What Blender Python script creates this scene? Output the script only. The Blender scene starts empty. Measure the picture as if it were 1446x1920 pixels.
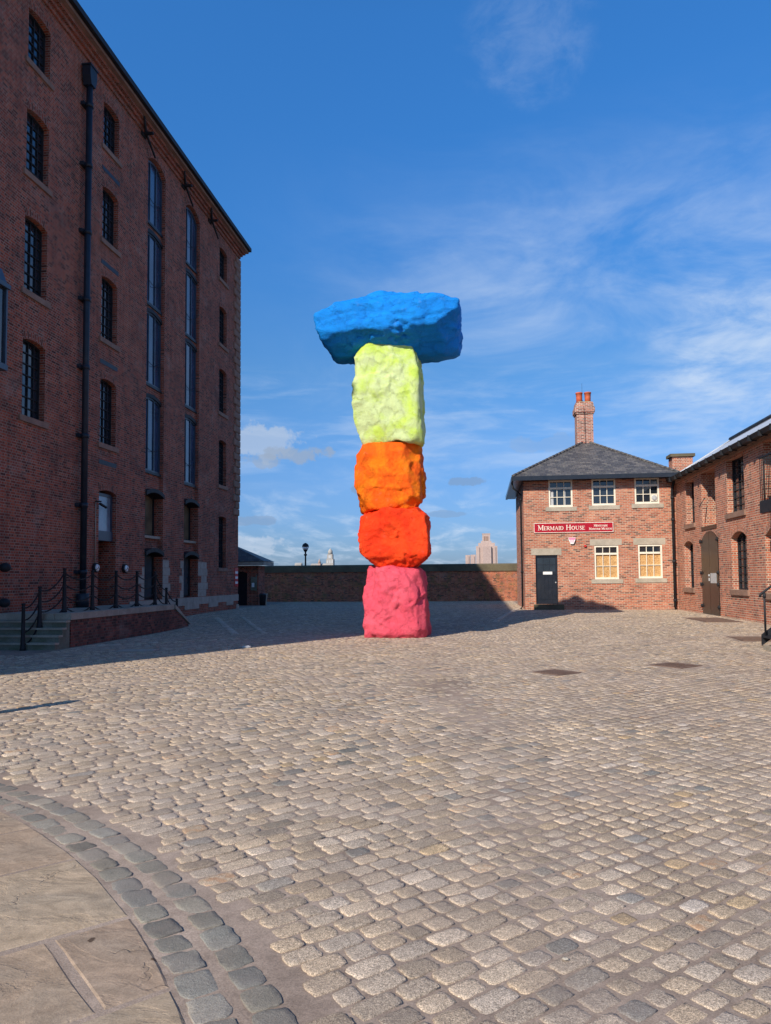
import bpy, math, random
import numpy as np
from mathutils import Vector, Matrix, noise
from math import sin, cos, pi, radians, atan, sqrt
C = bpy.context.scene.collection
SC = bpy.context.scene
rnd = random.Random(7)

# ------------------------------------------------------------------ camera, world, sun, exposure
F = 1390.0                                   # focal length in pixels of the 1446 x 1920 photograph
PITCH = atan((1084.4 - 1010) / F)
YAW = radians(7.4086)
ROLL = radians(-0.45)
cd = bpy.data.cameras.new('camera'); cam = bpy.data.objects.new('camera', cd); C.objects.link(cam)
cd.sensor_fit = 'AUTO'; cd.sensor_width = 36.0
cd.lens = F / 1920 * 36.0
cd.shift_y = 50 / 1920.0
cd.clip_start = 0.05; cd.clip_end = 20000
cam.matrix_world = Matrix.Translation((0, 0, 1.7)) @ Matrix.Rotation(YAW, 4, 'Z') @ Matrix.Rotation(pi/2 + PITCH, 4, 'X') @ Matrix.Rotation(ROLL, 4, 'Z')
SC.camera = cam
SC.render.resolution_x = 771; SC.render.resolution_y = 1024

SUN_AZ = radians(28.5)                       # light travels towards +Y turned this much to +X
SUN_EL = math.atan(0.685)
Ld = Vector((sin(SUN_AZ)*cos(SUN_EL), cos(SUN_AZ)*cos(SUN_EL), -sin(SUN_EL)))
sd = bpy.data.lights.new('sun', 'SUN'); sd.energy = 4.2; sd.angle = radians(0.5); sd.color = (1.0, 0.90, 0.76)
so = bpy.data.objects.new('sun', sd); C.objects.link(so)
so.rotation_mode = 'QUATERNION'; so.rotation_quaternion = Ld.to_track_quat('-Z', 'Y')

w = bpy.data.worlds.new('World'); SC.world = w; w.use_nodes = True
nt = w.node_tree; nt.nodes.clear()
def WN(t, **k):
    n = nt.nodes.new(t)
    for a, b in k.items(): setattr(n, a, b)
    return n
def wmath(op, a, b=None, c=None, clamp=False):
    n = WN('ShaderNodeMath', operation=op); n.use_clamp = clamp
    for i, v in enumerate((a, b, c)):
        if v is None: continue
        if isinstance(v, (int, float)): n.inputs[i].default_value = v
        else: nt.links.new(v, n.inputs[i])
    return n.outputs[0]
sky = WN('ShaderNodeTexSky', sky_type='NISHITA'); sky.sun_disc = False
sky.sun_elevation = SUN_EL; sky.sun_rotation = math.atan2(-Ld.x, -Ld.y) % (2*pi)
sky.air_density = 1.0; sky.dust_density = 0.6; sky.ozone_density = 2.0
tc = WN('ShaderNodeTexCoord'); sep = WN('ShaderNodeSeparateXYZ'); nt.links.new(tc.outputs['Generated'], sep.inputs[0])
zc = wmath('MAXIMUM', sep.outputs[2], 0.02)
zz = wmath('ADD', zc, 0.10)
cxx = wmath('DIVIDE', sep.outputs[0], zz); cyy = wmath('DIVIDE', sep.outputs[1], zz)
cmb = WN('ShaderNodeCombineXYZ'); nt.links.new(cxx, cmb.inputs[0]); nt.links.new(cyy, cmb.inputs[1])
def wnoise(scale, rot, sx, sy, det, rough, dist, off):
    m = WN('ShaderNodeMapping'); m.inputs['Rotation'].default_value = (0, 0, rot); m.inputs['Scale'].default_value = (sx, sy, 1); m.inputs['Location'].default_value = off
    nt.links.new(cmb.outputs[0], m.inputs[0])
    n = WN('ShaderNodeTexNoise'); n.inputs['Scale'].default_value = scale; n.inputs['Detail'].default_value = det; n.inputs['Roughness'].default_value = rough; n.inputs['Distortion'].default_value = dist
    nt.links.new(m.outputs[0], n.inputs['Vector']); return n.outputs['Fac']
def wramp(v, a, b):
    n = WN('ShaderNodeMapRange', interpolation_type='SMOOTHSTEP'); nt.links.new(v, n.inputs[0])
    n.inputs[1].default_value = a; n.inputs[2].default_value = b; return n.outputs[0]
def spot(d, r0, r1):                          # 1 inside a cone about direction d
    v = WN('ShaderNodeVectorMath', operation='DOT_PRODUCT'); nt.links.new(tc.outputs['Generated'], v.inputs[0]); v.inputs[1].default_value = Vector(d).normalized()
    return wramp(v.outputs['Value'], cos(radians(r1)), cos(radians(r0)))
wisp = wramp(wnoise(1.5, radians(35), 1.0, 0.34, 7, 0.62, 0.9, (3.1, 1.7, 0)), 0.46, 0.86)
patch = wramp(wnoise(0.42, 0, 1, 1, 3, 0.5, 0.2, (0.3, 4.2, 0)), 0.36, 0.66)
wl = wmath('MULTIPLY', wisp, patch)
rightish = wramp(sep.outputs[0], -0.12, 0.32)
fade = wramp(sep.outputs[2], 0.75, 0.35)
wl = wmath('MULTIPLY', wmath('MULTIPLY', wl, wmath('ADD', wmath('MULTIPLY', rightish, 0.9), 0.22)), fade)
# soft cirrus veils, a brighter patch to the right and a faint puff high up
def gnoise(scale, rot, zs, det, rough, dist, off):
    m = WN('ShaderNodeMapping'); m.inputs['Rotation'].default_value = (0, rot, 0); m.inputs['Location'].default_value = off; m.inputs['Scale'].default_value = (1, 1, zs)
    nt.links.new(tc.outputs['Generated'], m.inputs[0]); n = WN('ShaderNodeTexNoise'); n.inputs['Scale'].default_value = scale; n.inputs['Detail'].default_value = det
    n.inputs['Roughness'].default_value = rough; n.inputs['Distortion'].default_value = dist; nt.links.new(m.outputs[0], n.inputs['Vector']); return n.outputs['Fac']
va = gnoise(4.0, radians(-38), 2.2, 9, 0.60, 0.7, (1.3, 0, 0.4)); vb = gnoise(9.0, radians(-30), 3.0, 9, 0.62, 0.5, (0, 2, 0)); vc_ = gnoise(7.0, radians(-14), 6.0, 8, 0.6, 0.4, (4, 1, 0))
zm = wmath('MULTIPLY', wramp(sep.outputs[2], 0.56, 0.34), wramp(sep.outputs[2], 0.10, 0.24))
veil = wmath('MULTIPLY', wmath('MULTIPLY', wramp(va, 0.34, 0.70), wramp(sep.outputs[0], -0.34, 0.16)), zm)
st = wmath('MULTIPLY', veil, 0.52)
st = wmath('ADD', st, wmath('MULTIPLY', wmath('MULTIPLY', veil, wramp(vb, 0.38, 0.76)), 0.38))
st = wmath('ADD', st, wmath('MULTIPLY', wmath('MULTIPLY', spot((0.31, 0.92, 0.255), 0.5, 7.5), wramp(vb, 0.32, 0.66)), 0.72))
st = wmath('ADD', st, wmath('MULTIPLY', wmath('MULTIPLY', wmath('MULTIPLY', wramp(vc_, 0.40, 0.70), wramp(sep.outputs[2], 0.30, 0.22)), wramp(sep.outputs[2], 0.10, 0.17)), 0.45))
lump = wmath('ADD', spot((0.062, 0.80, 0.595), 0.0, 6.0), wmath('MULTIPLY', wmath('SUBTRACT', gnoise(17.0, radians(-35), 1.6, 9, 0.62, 0.3, (2, 5, 1)), 0.5), 2.4))
st = wmath('ADD', st, wmath('MULTIPLY', wmath('MULTIPLY', wramp(lump, 0.45, 1.35), spot((0.062, 0.80, 0.595), 0.5, 6.0)), 0.20))
low = wnoise(3.2, 0, 1, 0.45, 6, 0.6, 0.3, (5, 2, 0))
lowc = wmath('MULTIPLY', wramp(low, 0.45, 0.75), wmath('MULTIPLY', wramp(sep.outputs[2], 0.20, 0.04), 0.55))
cov = wmath('ADD', wmath('ADD', wmath('MULTIPLY', wl, 0.0), wmath('MULTIPLY', st, 0.62)), lowc, clamp=True)
hr_ = WN('ShaderNodeValToRGB'); nt.links.new(sep.outputs[2], hr_.inputs[0])          # clear deep maritime blue by height above the horizon
els = [(0.0, (.17, .245, .46)), (0.12, (.21, .33, .53)), (0.27, (.235, .44, .62)), (0.43, (.19, .515, .82)), (0.62, (.20, .60, .97)), (1.0, (.18, .40, .62))]
while len(hr_.color_ramp.elements) < 6: hr_.color_ramp.elements.new(0.5)
for e_, (p_, c_) in zip(hr_.color_ramp.elements, els): e_.position = p_; e_.color = (*c_, 1)
hs = WN('ShaderNodeVectorMath', operation='MULTIPLY'); nt.links.new(sky.outputs[0], hs.inputs[0]); nt.links.new(hr_.outputs[0], hs.inputs[1])
hs2 = WN('ShaderNodeVectorMath', operation='SCALE'); hs2.inputs['Scale'].default_value = 2.0; nt.links.new(hs.outputs[0], hs2.inputs[0]); hs = hs2
mx = WN('ShaderNodeMix', data_type='RGBA'); nt.links.new(cov, mx.inputs[0]); nt.links.new(hs.outputs[0], mx.inputs[6]); mx.inputs[7].default_value = (6.0, 7.0, 8.4, 1)
# cumulus puff with a grey base, and small grey scraps
gen = WN('ShaderNodeTexNoise'); nt.links.new(tc.outputs['Generated'], gen.inputs['Vector']); gen.inputs['Scale'].default_value = 34; gen.inputs['Detail'].default_value = 6; gen.inputs['Roughness'].default_value = 0.6
def puff(d, rx, rz, thr0=0.0, thr1=0.5):      # elliptical mask broken up by noise
    d = Vector(d).normalized(); side = Vector((d.y, -d.x, 0)).normalized(); up = side.cross(d)
    a = WN('ShaderNodeVectorMath', operation='DOT_PRODUCT'); nt.links.new(tc.outputs['Generated'], a.inputs[0]); a.inputs[1].default_value = side / rx
    b = WN('ShaderNodeVectorMath', operation='DOT_PRODUCT'); nt.links.new(tc.outputs['Generated'], b.inputs[0]); b.inputs[1].default_value = up / rz
    r = wmath('ADD', wmath('POWER', wmath('ABSOLUTE', a.outputs['Value']), 2.0), wmath('POWER', wmath('ABSOLUTE', b.outputs['Value']), 2.0))
    m = wmath('SUBTRACT', 1.0, r); m = wmath('ADD', m, wmath('MULTIPLY', wmath('SUBTRACT', gen.outputs['Fac'], 0.5), 4.2))
    return wramp(m, thr0, thr1), b.outputs['Value']
cur = mx.outputs[2]
for d, rx, rz, colr, amt in [((-0.285, 0.944, 0.180), 0.062, 0.026, (5.0, 5.6, 6.4, 1), 0.5), ((-0.24, 0.955, 0.166), 0.055, 0.013, (2.9, 3.7, 5.0, 1), 0.75),
                             ((-0.29, 0.95, 0.158), 0.04, 0.010, (2.9, 3.7, 5.0, 1), 0.6), ((0.082, 0.981, 0.176), 0.05, 0.014, (2.6, 3.9, 6.2, 1), 0.38),
                             ((-0.155, 0.982, 0.120), 0.022, 0.006, (2.0, 3.0, 4.7, 1), 0.6), ((-0.02, 0.990, 0.128), 0.028, 0.007, (2.0, 3.0, 4.7, 1), 0.6), ((-0.31, 0.945, 0.078), 0.045, 0.007, (2.2, 3.2, 4.9, 1), 0.55),
                             ((-0.30, 0.95, 0.042), 0.05, 0.016, (5.2, 6.0, 7.2, 1), 0.5), ((-0.05, 0.99, 0.085), 0.035, 0.005, (2.2, 3.2, 4.9, 1), 0.45)]:
    m, v = puff(d, rx, rz)
    q = WN('ShaderNodeMix', data_type='RGBA'); nt.links.new(wmath('MULTIPLY', m, amt), q.inputs[0]); nt.links.new(cur, q.inputs[6]); q.inputs[7].default_value = colr; cur = q.outputs[2]
bg = WN('ShaderNodeBackground'); bg.inputs['Strength'].default_value = 0.085
nt.links.new(cur, bg.inputs['Color'])
wo = WN('ShaderNodeOutputWorld'); nt.links.new(bg.outputs[0], wo.inputs[0])
SC.view_settings.view_transform = 'Standard'; SC.view_settings.look = 'None'; SC.view_settings.gamma = 1.0; SC.view_settings.use_curve_mapping = False
SC.view_settings.exposure = 0.4

# ------------------------------------------------------------------ materials
MATS = {}
class NT:
    def __init__(s, name):
        m = bpy.data.materials.new(name); m.use_nodes = True; s.m = m; s.t = m.node_tree
        s.b = s.t.nodes['Principled BSDF']; s.out = s.t.nodes['Material Output']
    def n(s, ty, ins=None, **k):
        nd = s.t.nodes.new(ty)
        for a, b in k.items(): setattr(nd, a, b)
        for a, b in (ins or {}).items(): s.set(nd.inputs[a], b)
        return nd
    def set(s, sock, v):
        if isinstance(v, bpy.types.NodeSocket): s.t.links.new(v, sock)
        else: sock.default_value = v
    def math(s, op, a, b=0.0, clamp=False):
        nd = s.n('ShaderNodeMath', operation=op); nd.use_clamp = clamp; s.set(nd.inputs[0], a); s.set(nd.inputs[1], b); return nd.outputs[0]
    def mix(s, f, a, b, blend='MIX'):
        nd = s.n('ShaderNodeMix', data_type='RGBA', blend_type=blend); s.set(nd.inputs[0], f); s.set(nd.inputs[6], a); s.set(nd.inputs[7], b); return nd.outputs[2]
    def ramp(s, f, stops, interp='LINEAR'):
        nd = s.n('ShaderNodeValToRGB'); s.t.links.new(f, nd.inputs[0]); cr = nd.color_ramp; cr.interpolation = interp
        while len(cr.elements) < len(stops): cr.elements.new(0.5)
        for e, (p, c) in zip(cr.elements, stops): e.position = p; e.color = (*c, 1) if len(c) == 3 else c
        return nd.outputs[0]
    def rng(s, v, a, b, c=0.0, d=1.0):
        nd = s.n('ShaderNodeMapRange'); s.set(nd.inputs[0], v)
        for i, x in enumerate((a, b, c, d)): nd.inputs[i+1].default_value = x
        return nd.outputs[0]
    def noise(s, vec, scale, det=4, rough=0.55, dist=0.0):
        nd = s.n('ShaderNodeTexNoise', {'Scale': scale, 'Detail': det, 'Roughness': rough, 'Distortion': dist})
        if vec is not None: s.t.links.new(vec, nd.inputs['Vector'])
        return nd
    def bump(s, h, strength, dist, normal=None):
        nd = s.n('ShaderNodeBump', {'Strength': strength, 'Distance': dist, 'Height': h})
        if normal: s.t.links.new(normal, nd.inputs['Normal'])
        return nd.outputs[0]
    def obj(s): return s.n('ShaderNodeTexCoord').outputs['Object']
    def pos(s): return s.n('ShaderNodeNewGeometry').outputs['Position']
    def uv(s): return s.n('ShaderNodeTexCoord').outputs['UV']
    def fin(s, col, rough=0.8, normal=None, metal=0.0, spec=0.5):
        s.set(s.b.inputs['Base Color'], col); s.set(s.b.inputs['Roughness'], rough); s.set(s.b.inputs['Metallic'], metal); s.b.inputs['Specular IOR Level'].default_value = spec
        if normal: s.t.links.new(normal, s.b.inputs['Normal'])
        return s.m

def brick_mat(name, stops, mortar, squash=0.5, freq=2, patch=(0.75, 1.2), msize=0.011, warm=(0.5, 0.14, 0.07), warm_amt=0.3, moss=0.0, soot=0.35, bw=0.225):
    N = NT(name); uv = N.uv(); pos = N.pos()
    wob = N.noise(uv, 9, 3, 0.6)
    off = N.n('ShaderNodeVectorMath', {0: wob.outputs['Color'], 1: (0.5, 0.5, 0.5)}, operation='SUBTRACT')
    sc_ = N.n('ShaderNodeVectorMath', {0: off.outputs[0], 'Scale': 0.010}, operation='SCALE')
    v = N.n('ShaderNodeVectorMath', {0: uv, 1: sc_.outputs[0]}, operation='ADD').outputs[0]
    def bt(c1, c2, mo, smooth=0.25):
        nd = N.n('ShaderNodeTexBrick', {'Vector': v, 'Color1': c1, 'Color2': c2, 'Mortar': mo, 'Scale': 1.0, 'Mortar Size': msize, 'Mortar Smooth': smooth, 'Bias': 0.0, 'Brick Width': bw, 'Row Height': 0.0765})
        nd.offset = 0.5; nd.offset_frequency = 2; nd.squash = squash; nd.squash_frequency = freq; return nd
    b = bt((0, 0, 0, 1), (1, 1, 1, 1), (0.5, 0.5, 0.5, 1))
    n2 = N.noise(uv, 1.1, 4, 0.6); n3 = N.noise(uv, 55, 3, 0.7); n4 = N.noise(pos, 0.35, 3, 0.55); n5 = N.noise(uv, 14, 4, 0.65)
    sh = N.math('ADD', b.outputs['Color'], N.math('MULTIPLY', N.math('SUBTRACT', n2.outputs['Fac'], 0.5), 0.5), True)
    col = N.ramp(sh, stops)
    col = N.mix(N.math('MULTIPLY', N.rng(n4.outputs['Fac'], 0.5, 0.7), warm_amt), col, (*warm, 1))
    gr = N.rng(n5.outputs['Fac'], 0.25, 0.75, 0.72, 1.28)
    col = N.mix(1.0, col, gr, 'MULTIPLY')
    col = N.mix(1.0, col, N.rng(n3.outputs['Fac'], 0.2, 0.8, 0.78, 1.22), 'MULTIPLY')
    mcol = N.mix(N.rng(N.noise(uv, 2.3, 4, 0.6).outputs['Fac'], 0.35, 0.65), (*[c*0.62 for c in mortar], 1), (*mortar, 1))
    mf = b.outputs['Fac']
    col = N.mix(mf, col, mcol)
    soo = N.rng(N.noise(pos, 0.8, 5, 0.65).outputs['Fac'], 0.48, 0.75, 0, soot)
    col = N.mix(soo, col, (0.055, 0.042, 0.038, 1))
    stk = N.n('ShaderNodeMapping', {'Vector': uv, 'Scale': (2.6, 0.22, 1)}); sn = N.noise(stk.outputs[0], 1.0, 5, 0.65)
    col = N.mix(N.rng(sn.outputs['Fac'], 0.52, 0.78, 0, soot*0.9), col, (0.05, 0.035, 0.03, 1))
    blm = N.math('MULTIPLY', N.rng(N.noise(uv, 0.9, 6, 0.72).outputs['Fac'], 0.54, 0.72, 0, 0.45), N.rng(n3.outputs['Fac'], 0.3, 0.6))
    col = N.mix(blm, col, (0.46, 0.36, 0.31, 1))
    if moss:
        mo = N.math('MULTIPLY', N.rng(N.noise(pos, 2.6, 6, 0.7).outputs['Fac'], 0.50, 0.62), moss)
        col = N.mix(mo, col, (0.16, 0.15, 0.035, 1))
    h = N.math('SUBTRACT', N.math('ADD', N.math('MULTIPLY', n5.outputs['Fac'], 0.35), N.math('MULTIPLY', n3.outputs['Fac'], 0.12)), mf)
    h = N.math('ADD', h, N.math('MULTIPLY', b.outputs['Color'], 0.2))
    return N.fin(col, 0.88, N.bump(h, 0.9, 0.010), spec=0.25)

M = {}
M['brick_dock'] = brick_mat('dock_brick', [(0.0, (0.085, 0.024, 0.015)), (0.18, (0.17, 0.040, 0.022)), (0.5, (0.30, 0.060, 0.031)), (0.8, (0.39, 0.078, 0.038)), (1.0, (0.42, 0.102, 0.048))], (0.38, 0.26, 0.20), soot=0.5, msize=0.0115)
M['brick_recess'] = M['brick_dock']
M['brick_house'] = brick_mat('house_brick', [(0.0, (0.12, 0.055, 0.042)), (0.12, (0.24, 0.085, 0.058)), (0.32, (0.42, 0.125, 0.072)), (0.75, (0.51, 0.17, 0.095)), (1.0, (0.58, 0.24, 0.14))], (0.60, 0.47, 0.35), squash=1.0, freq=2, soot=0.12, msize=0.0115)
M['brick_shed'] = brick_mat('shed_brick', [(0.0, (0.16, 0.06, 0.045)), (0.2, (0.30, 0.09, 0.058)), (0.5, (0.43, 0.12, 0.068)), (0.8, (0.51, 0.145, 0.078)), (1.0, (0.58, 0.19, 0.10))], (0.66, 0.51, 0.38), soot=0.16, msize=0.012, warm=(0.62, 0.15, 0.06), warm_amt=0.4)
M['brick_wall'] = brick_mat('quay_wall_brick', [(0.0, (0.10, 0.035, 0.025)), (0.3, (0.32, 0.08, 0.042)), (0.6, (0.50, 0.125, 0.06)), (1.0, (0.58, 0.18, 0.09))], (0.40, 0.27, 0.19), soot=0.4, moss=0.4, msize=0.010)
M['brick_stack'] = brick_mat('chimney_brick', [(0.0, (0.13, 0.04, 0.035)), (0.3, (0.30, 0.09, 0.065)), (0.7, (0.46, 0.15, 0.10)), (1.0, (0.50, 0.18, 0.12))], (0.66, 0.55, 0.45), squash=1.0, soot=0.25, msize=0.014)
M['brick_old'] = brick_mat('sooty_brick', [(0.0, (0.05, 0.024, 0.02)), (0.3, (0.13, 0.045, 0.034)), (0.7, (0.22, 0.062, 0.045)), (1.0, (0.26, 0.09, 0.06))], (0.18, 0.13, 0.11), soot=0.8, msize=0.009)

def stone_mat(name, col, col2, rough=0.85, sc=3.0, bump=0.5, bd=0.01, stain=(0.1, 0.1, 0.08), stain_amt=0.3, spec=0.3):
    N = NT(name); p = N.pos()
    a = N.noise(p, sc, 6, 0.6); b = N.noise(p, sc*14, 4, 0.7); c = N.noise(p, sc*0.35, 4, 0.6)
    cl = N.mix(N.rng(a.outputs['Fac'], 0.35, 0.65), (*col, 1), (*col2, 1))
    cl = N.mix(1.0, cl, N.rng(b.outputs['Fac'], 0.25, 0.75, 0.75, 1.25), 'MULTIPLY')
    cl = N.mix(N.rng(c.outputs['Fac'], 0.5, 0.7, 0, stain_amt), cl, (*stain, 1))
    h = N.math('ADD', N.math('MULTIPLY', a.outputs['Fac'], 0.6), N.math('MULTIPLY', b.outputs['Fac'], 0.4))
    return N.fin(cl, rough, N.bump(h, bump, bd), spec=spec)
M['sandstone'] = stone_mat('grey_sandstone', (0.30, 0.26, 0.20), (0.40, 0.34, 0.27), sc=2.5)
M['sill_red'] = stone_mat('brown_sandstone', (0.22, 0.13, 0.095), (0.30, 0.18, 0.13), sc=3)
M['lintel'] = stone_mat('buff_stone', (0.36, 0.31, 0.24), (0.45, 0.39, 0.31), sc=3.5)
M['granite_white'] = stone_mat('pale_granite', (0.33, 0.29, 0.24), (0.42, 0.37, 0.31), sc=5, stain_amt=0.25, bump=0.3)
M['coping'] = stone_mat('weathered_coping', (0.105, 0.085, 0.055), (0.15, 0.125, 0.075), sc=1.6, stain=(0.045, 0.045, 0.03), stain_amt=0.6)
M['steps'] = stone_mat('mossy_step_stone', (0.12, 0.13, 0.09), (0.22, 0.21, 0.17), sc=2.2, stain=(0.07, 0.10, 0.03), stain_amt=0.6)
M['tower_hazed'] = stone_mat('haze_paled_brick', (0.40, 0.29, 0.25), (0.45, 0.34, 0.29), sc=0.08, bump=0.0)  # paled brick colour stands in for haze over the river
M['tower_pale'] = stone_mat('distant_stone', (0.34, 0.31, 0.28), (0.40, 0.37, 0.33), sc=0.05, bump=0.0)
M['black_iron'] = stone_mat('black_iron', (0.012, 0.013, 0.016), (0.022, 0.023, 0.027), rough=0.6, sc=6, bump=0.25, bd=0.004, stain=(0.03, 0.02, 0.015), stain_amt=0.2, spec=0.25)
M['blue_iron'] = stone_mat('blue_grey_iron', (0.03, 0.048, 0.075), (0.04, 0.062, 0.095), rough=0.4, sc=4, bump=0.2, bd=0.003, stain_amt=0.1, spec=0.5)
M['pipe'] = stone_mat('painted_drainpipe', (0.012, 0.017, 0.026), (0.018, 0.024, 0.036), rough=0.5, sc=5, bump=0.15, bd=0.004, stain_amt=0.15, spec=0.35)
M['black_paint'] = stone_mat('black_paint', (0.010, 0.013, 0.020), (0.017, 0.020, 0.028), rough=0.28, sc=4, bump=0.3, bd=0.003, stain=(0.05, 0.045, 0.04), stain_amt=0.18, spec=0.5)
M['brown_black'] = stone_mat('tarred_door', (0.016, 0.011, 0.009), (0.026, 0.018, 0.014), rough=0.33, sc=2, bump=0.2, bd=0.003, stain_amt=0.1, spec=0.5)
M['cream'] = stone_mat('cream_paint', (0.74, 0.67, 0.54), (0.82, 0.76, 0.62), rough=0.5, sc=6, bump=0.1, bd=0.002, stain=(0.45, 0.40, 0.32), stain_amt=0.25)
M['cream_dull'] = stone_mat('weathered_cream_paint', (0.50, 0.45, 0.34), (0.58, 0.52, 0.40), rough=0.6, sc=8, bump=0.1, bd=0.002, stain=(0.3, 0.26, 0.2), stain_amt=0.3)
M['white'] = stone_mat('white_plastic', (0.78, 0.77, 0.74), (0.82, 0.81, 0.78), rough=0.4, sc=4, bump=0.05, stain_amt=0.05)
M['grey_plate'] = stone_mat('grey_notice', (0.42, 0.42, 0.42), (0.5, 0.5, 0.5), rough=0.5, sc=20, bump=0.05, stain_amt=0.1)
M['sign_red'] = stone_mat('sign_red', (0.36, 0.008, 0.02), (0.40, 0.010, 0.025), rough=0.35, sc=1, bump=0.02, stain_amt=0.0)
M['sign_cream'] = stone_mat('sign_lettering', (0.85, 0.74, 0.62), (0.88, 0.78, 0.66), rough=0.5, sc=1, bump=0.0, stain_amt=0.0)
M['pink'] = stone_mat('pink_plastic', (0.75, 0.22, 0.36), (0.78, 0.26, 0.4), rough=0.4, sc=4, bump=0.0, stain_amt=0.0)
M['red'] = stone_mat('red_enamel', (0.55, 0.02, 0.02), (0.6, 0.03, 0.03), rough=0.4, sc=4, bump=0.0, stain_amt=0.0)
M['terracotta'] = stone_mat('terracotta', (0.50, 0.10, 0.04), (0.58, 0.13, 0.06), rough=0.7, sc=5, bump=0.2, stain=(0.2, 0.1, 0.06), stain_amt=0.4)
M['cap_mortar'] = stone_mat('lichen_mortar', (0.30, 0.26, 0.13), (0.40, 0.34, 0.22), sc=9, stain=(0.25, 0.2, 0.06), stain_amt=0.5)
M['lit_slate'] = stone_mat('sunlit_slate', (0.40, 0.42, 0.45), (0.52, 0.54, 0.57), rough=0.45, sc=2.5, bump=0.3, stain=(0.25, 0.25, 0.24), stain_amt=0.4, spec=0.5)  # pale grey holds the sunlit sheen of glossy slate
M['rust'] = stone_mat('rusty_iron_cover', (0.13, 0.08, 0.058), (0.19, 0.125, 0.095), rough=0.8, sc=6, bump=0.5, stain=(0.09, 0.06, 0.045), stain_amt=0.4)
M['bark'] = stone_mat('bark', (0.08, 0.06, 0.04), (0.12, 0.09, 0.06), sc=5)

def glass_mat(name, col=(0.012, 0.016, 0.022), rough=0.06, spec=0.8):
    N = NT(name); p = N.pos(); a = N.noise(p, 1.3, 3, 0.5)
    cl = N.mix(N.rng(a.outputs['Fac'], 0.35, 0.65), (*col, 1), (*[c*1.9 for c in col], 1))
    return N.fin(cl, rough, N.bump(a.outputs['Fac'], 0.12, 0.02), spec=spec)
M['glass'] = glass_mat('dark_window_glass')
M['glass_blue'] = glass_mat('blue_panel_glass', (0.018, 0.038, 0.075), 0.16, 0.7)
M['glass_ochre'] = glass_mat('brown_blind_glass', (0.10, 0.080, 0.050), 0.2, 0.4)
M['glass_teal'] = glass_mat('teal_door_glass', (0.035, 0.055, 0.065), 0.12, 0.7)
M['glass_pale'] = glass_mat('pale_blind_glass', (0.13, 0.17, 0.21), 0.15, 0.6)

def slate_mat():
    N = NT('roof_slate'); uv = N.uv(); p = N.pos()
    b = N.n('ShaderNodeTexBrick', {'Vector': uv, 'Color1': (0, 0, 0, 1), 'Color2': (1, 1, 1, 1), 'Mortar': (0.3, 0.3, 0.3, 1), 'Scale': 1.0, 'Mortar Size': 0.006, 'Mortar Smooth': 0.2, 'Brick Width': 0.28, 'Row Height': 0.19})
    b.offset = 0.5; b.squash = 1.0
    col = N.ramp(b.outputs['Color'], [(0, (0.055, 0.052, 0.055)), (0.5, (0.085, 0.080, 0.080)), (1, (0.135, 0.12, 0.11))])
    lic = N.rng(N.noise(p, 5.5, 6, 0.75).outputs['Fac'], 0.54, 0.68, 0, 0.55)
    col = N.mix(lic, col, (0.26, 0.24, 0.17, 1))
    col = N.mix(1.0, col, N.rng(N.noise(p, 26, 3, 0.7).outputs['Fac'], 0.25, 0.75, 0.7, 1.3), 'MULTIPLY')
    col = N.mix(b.outputs['Fac'], col, (0.02, 0.02, 0.02, 1))
    # each slate course tilts: saw-tooth along v
    sx = N.n('ShaderNodeSeparateXYZ', {0: uv}); fr = N.math('FRACT', N.math('DIVIDE', sx.outputs[1], 0.19))
    h = N.math('ADD', N.math('MULTIPLY', N.math('SUBTRACT', 1.0, fr), 0.7), N.math('MULTIPLY', b.outputs['Color'], 0.3))
    return N.fin(col, 0.6, N.bump(h, 0.9, 0.012), spec=0.4)
M['slate'] = slate_mat()

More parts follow.
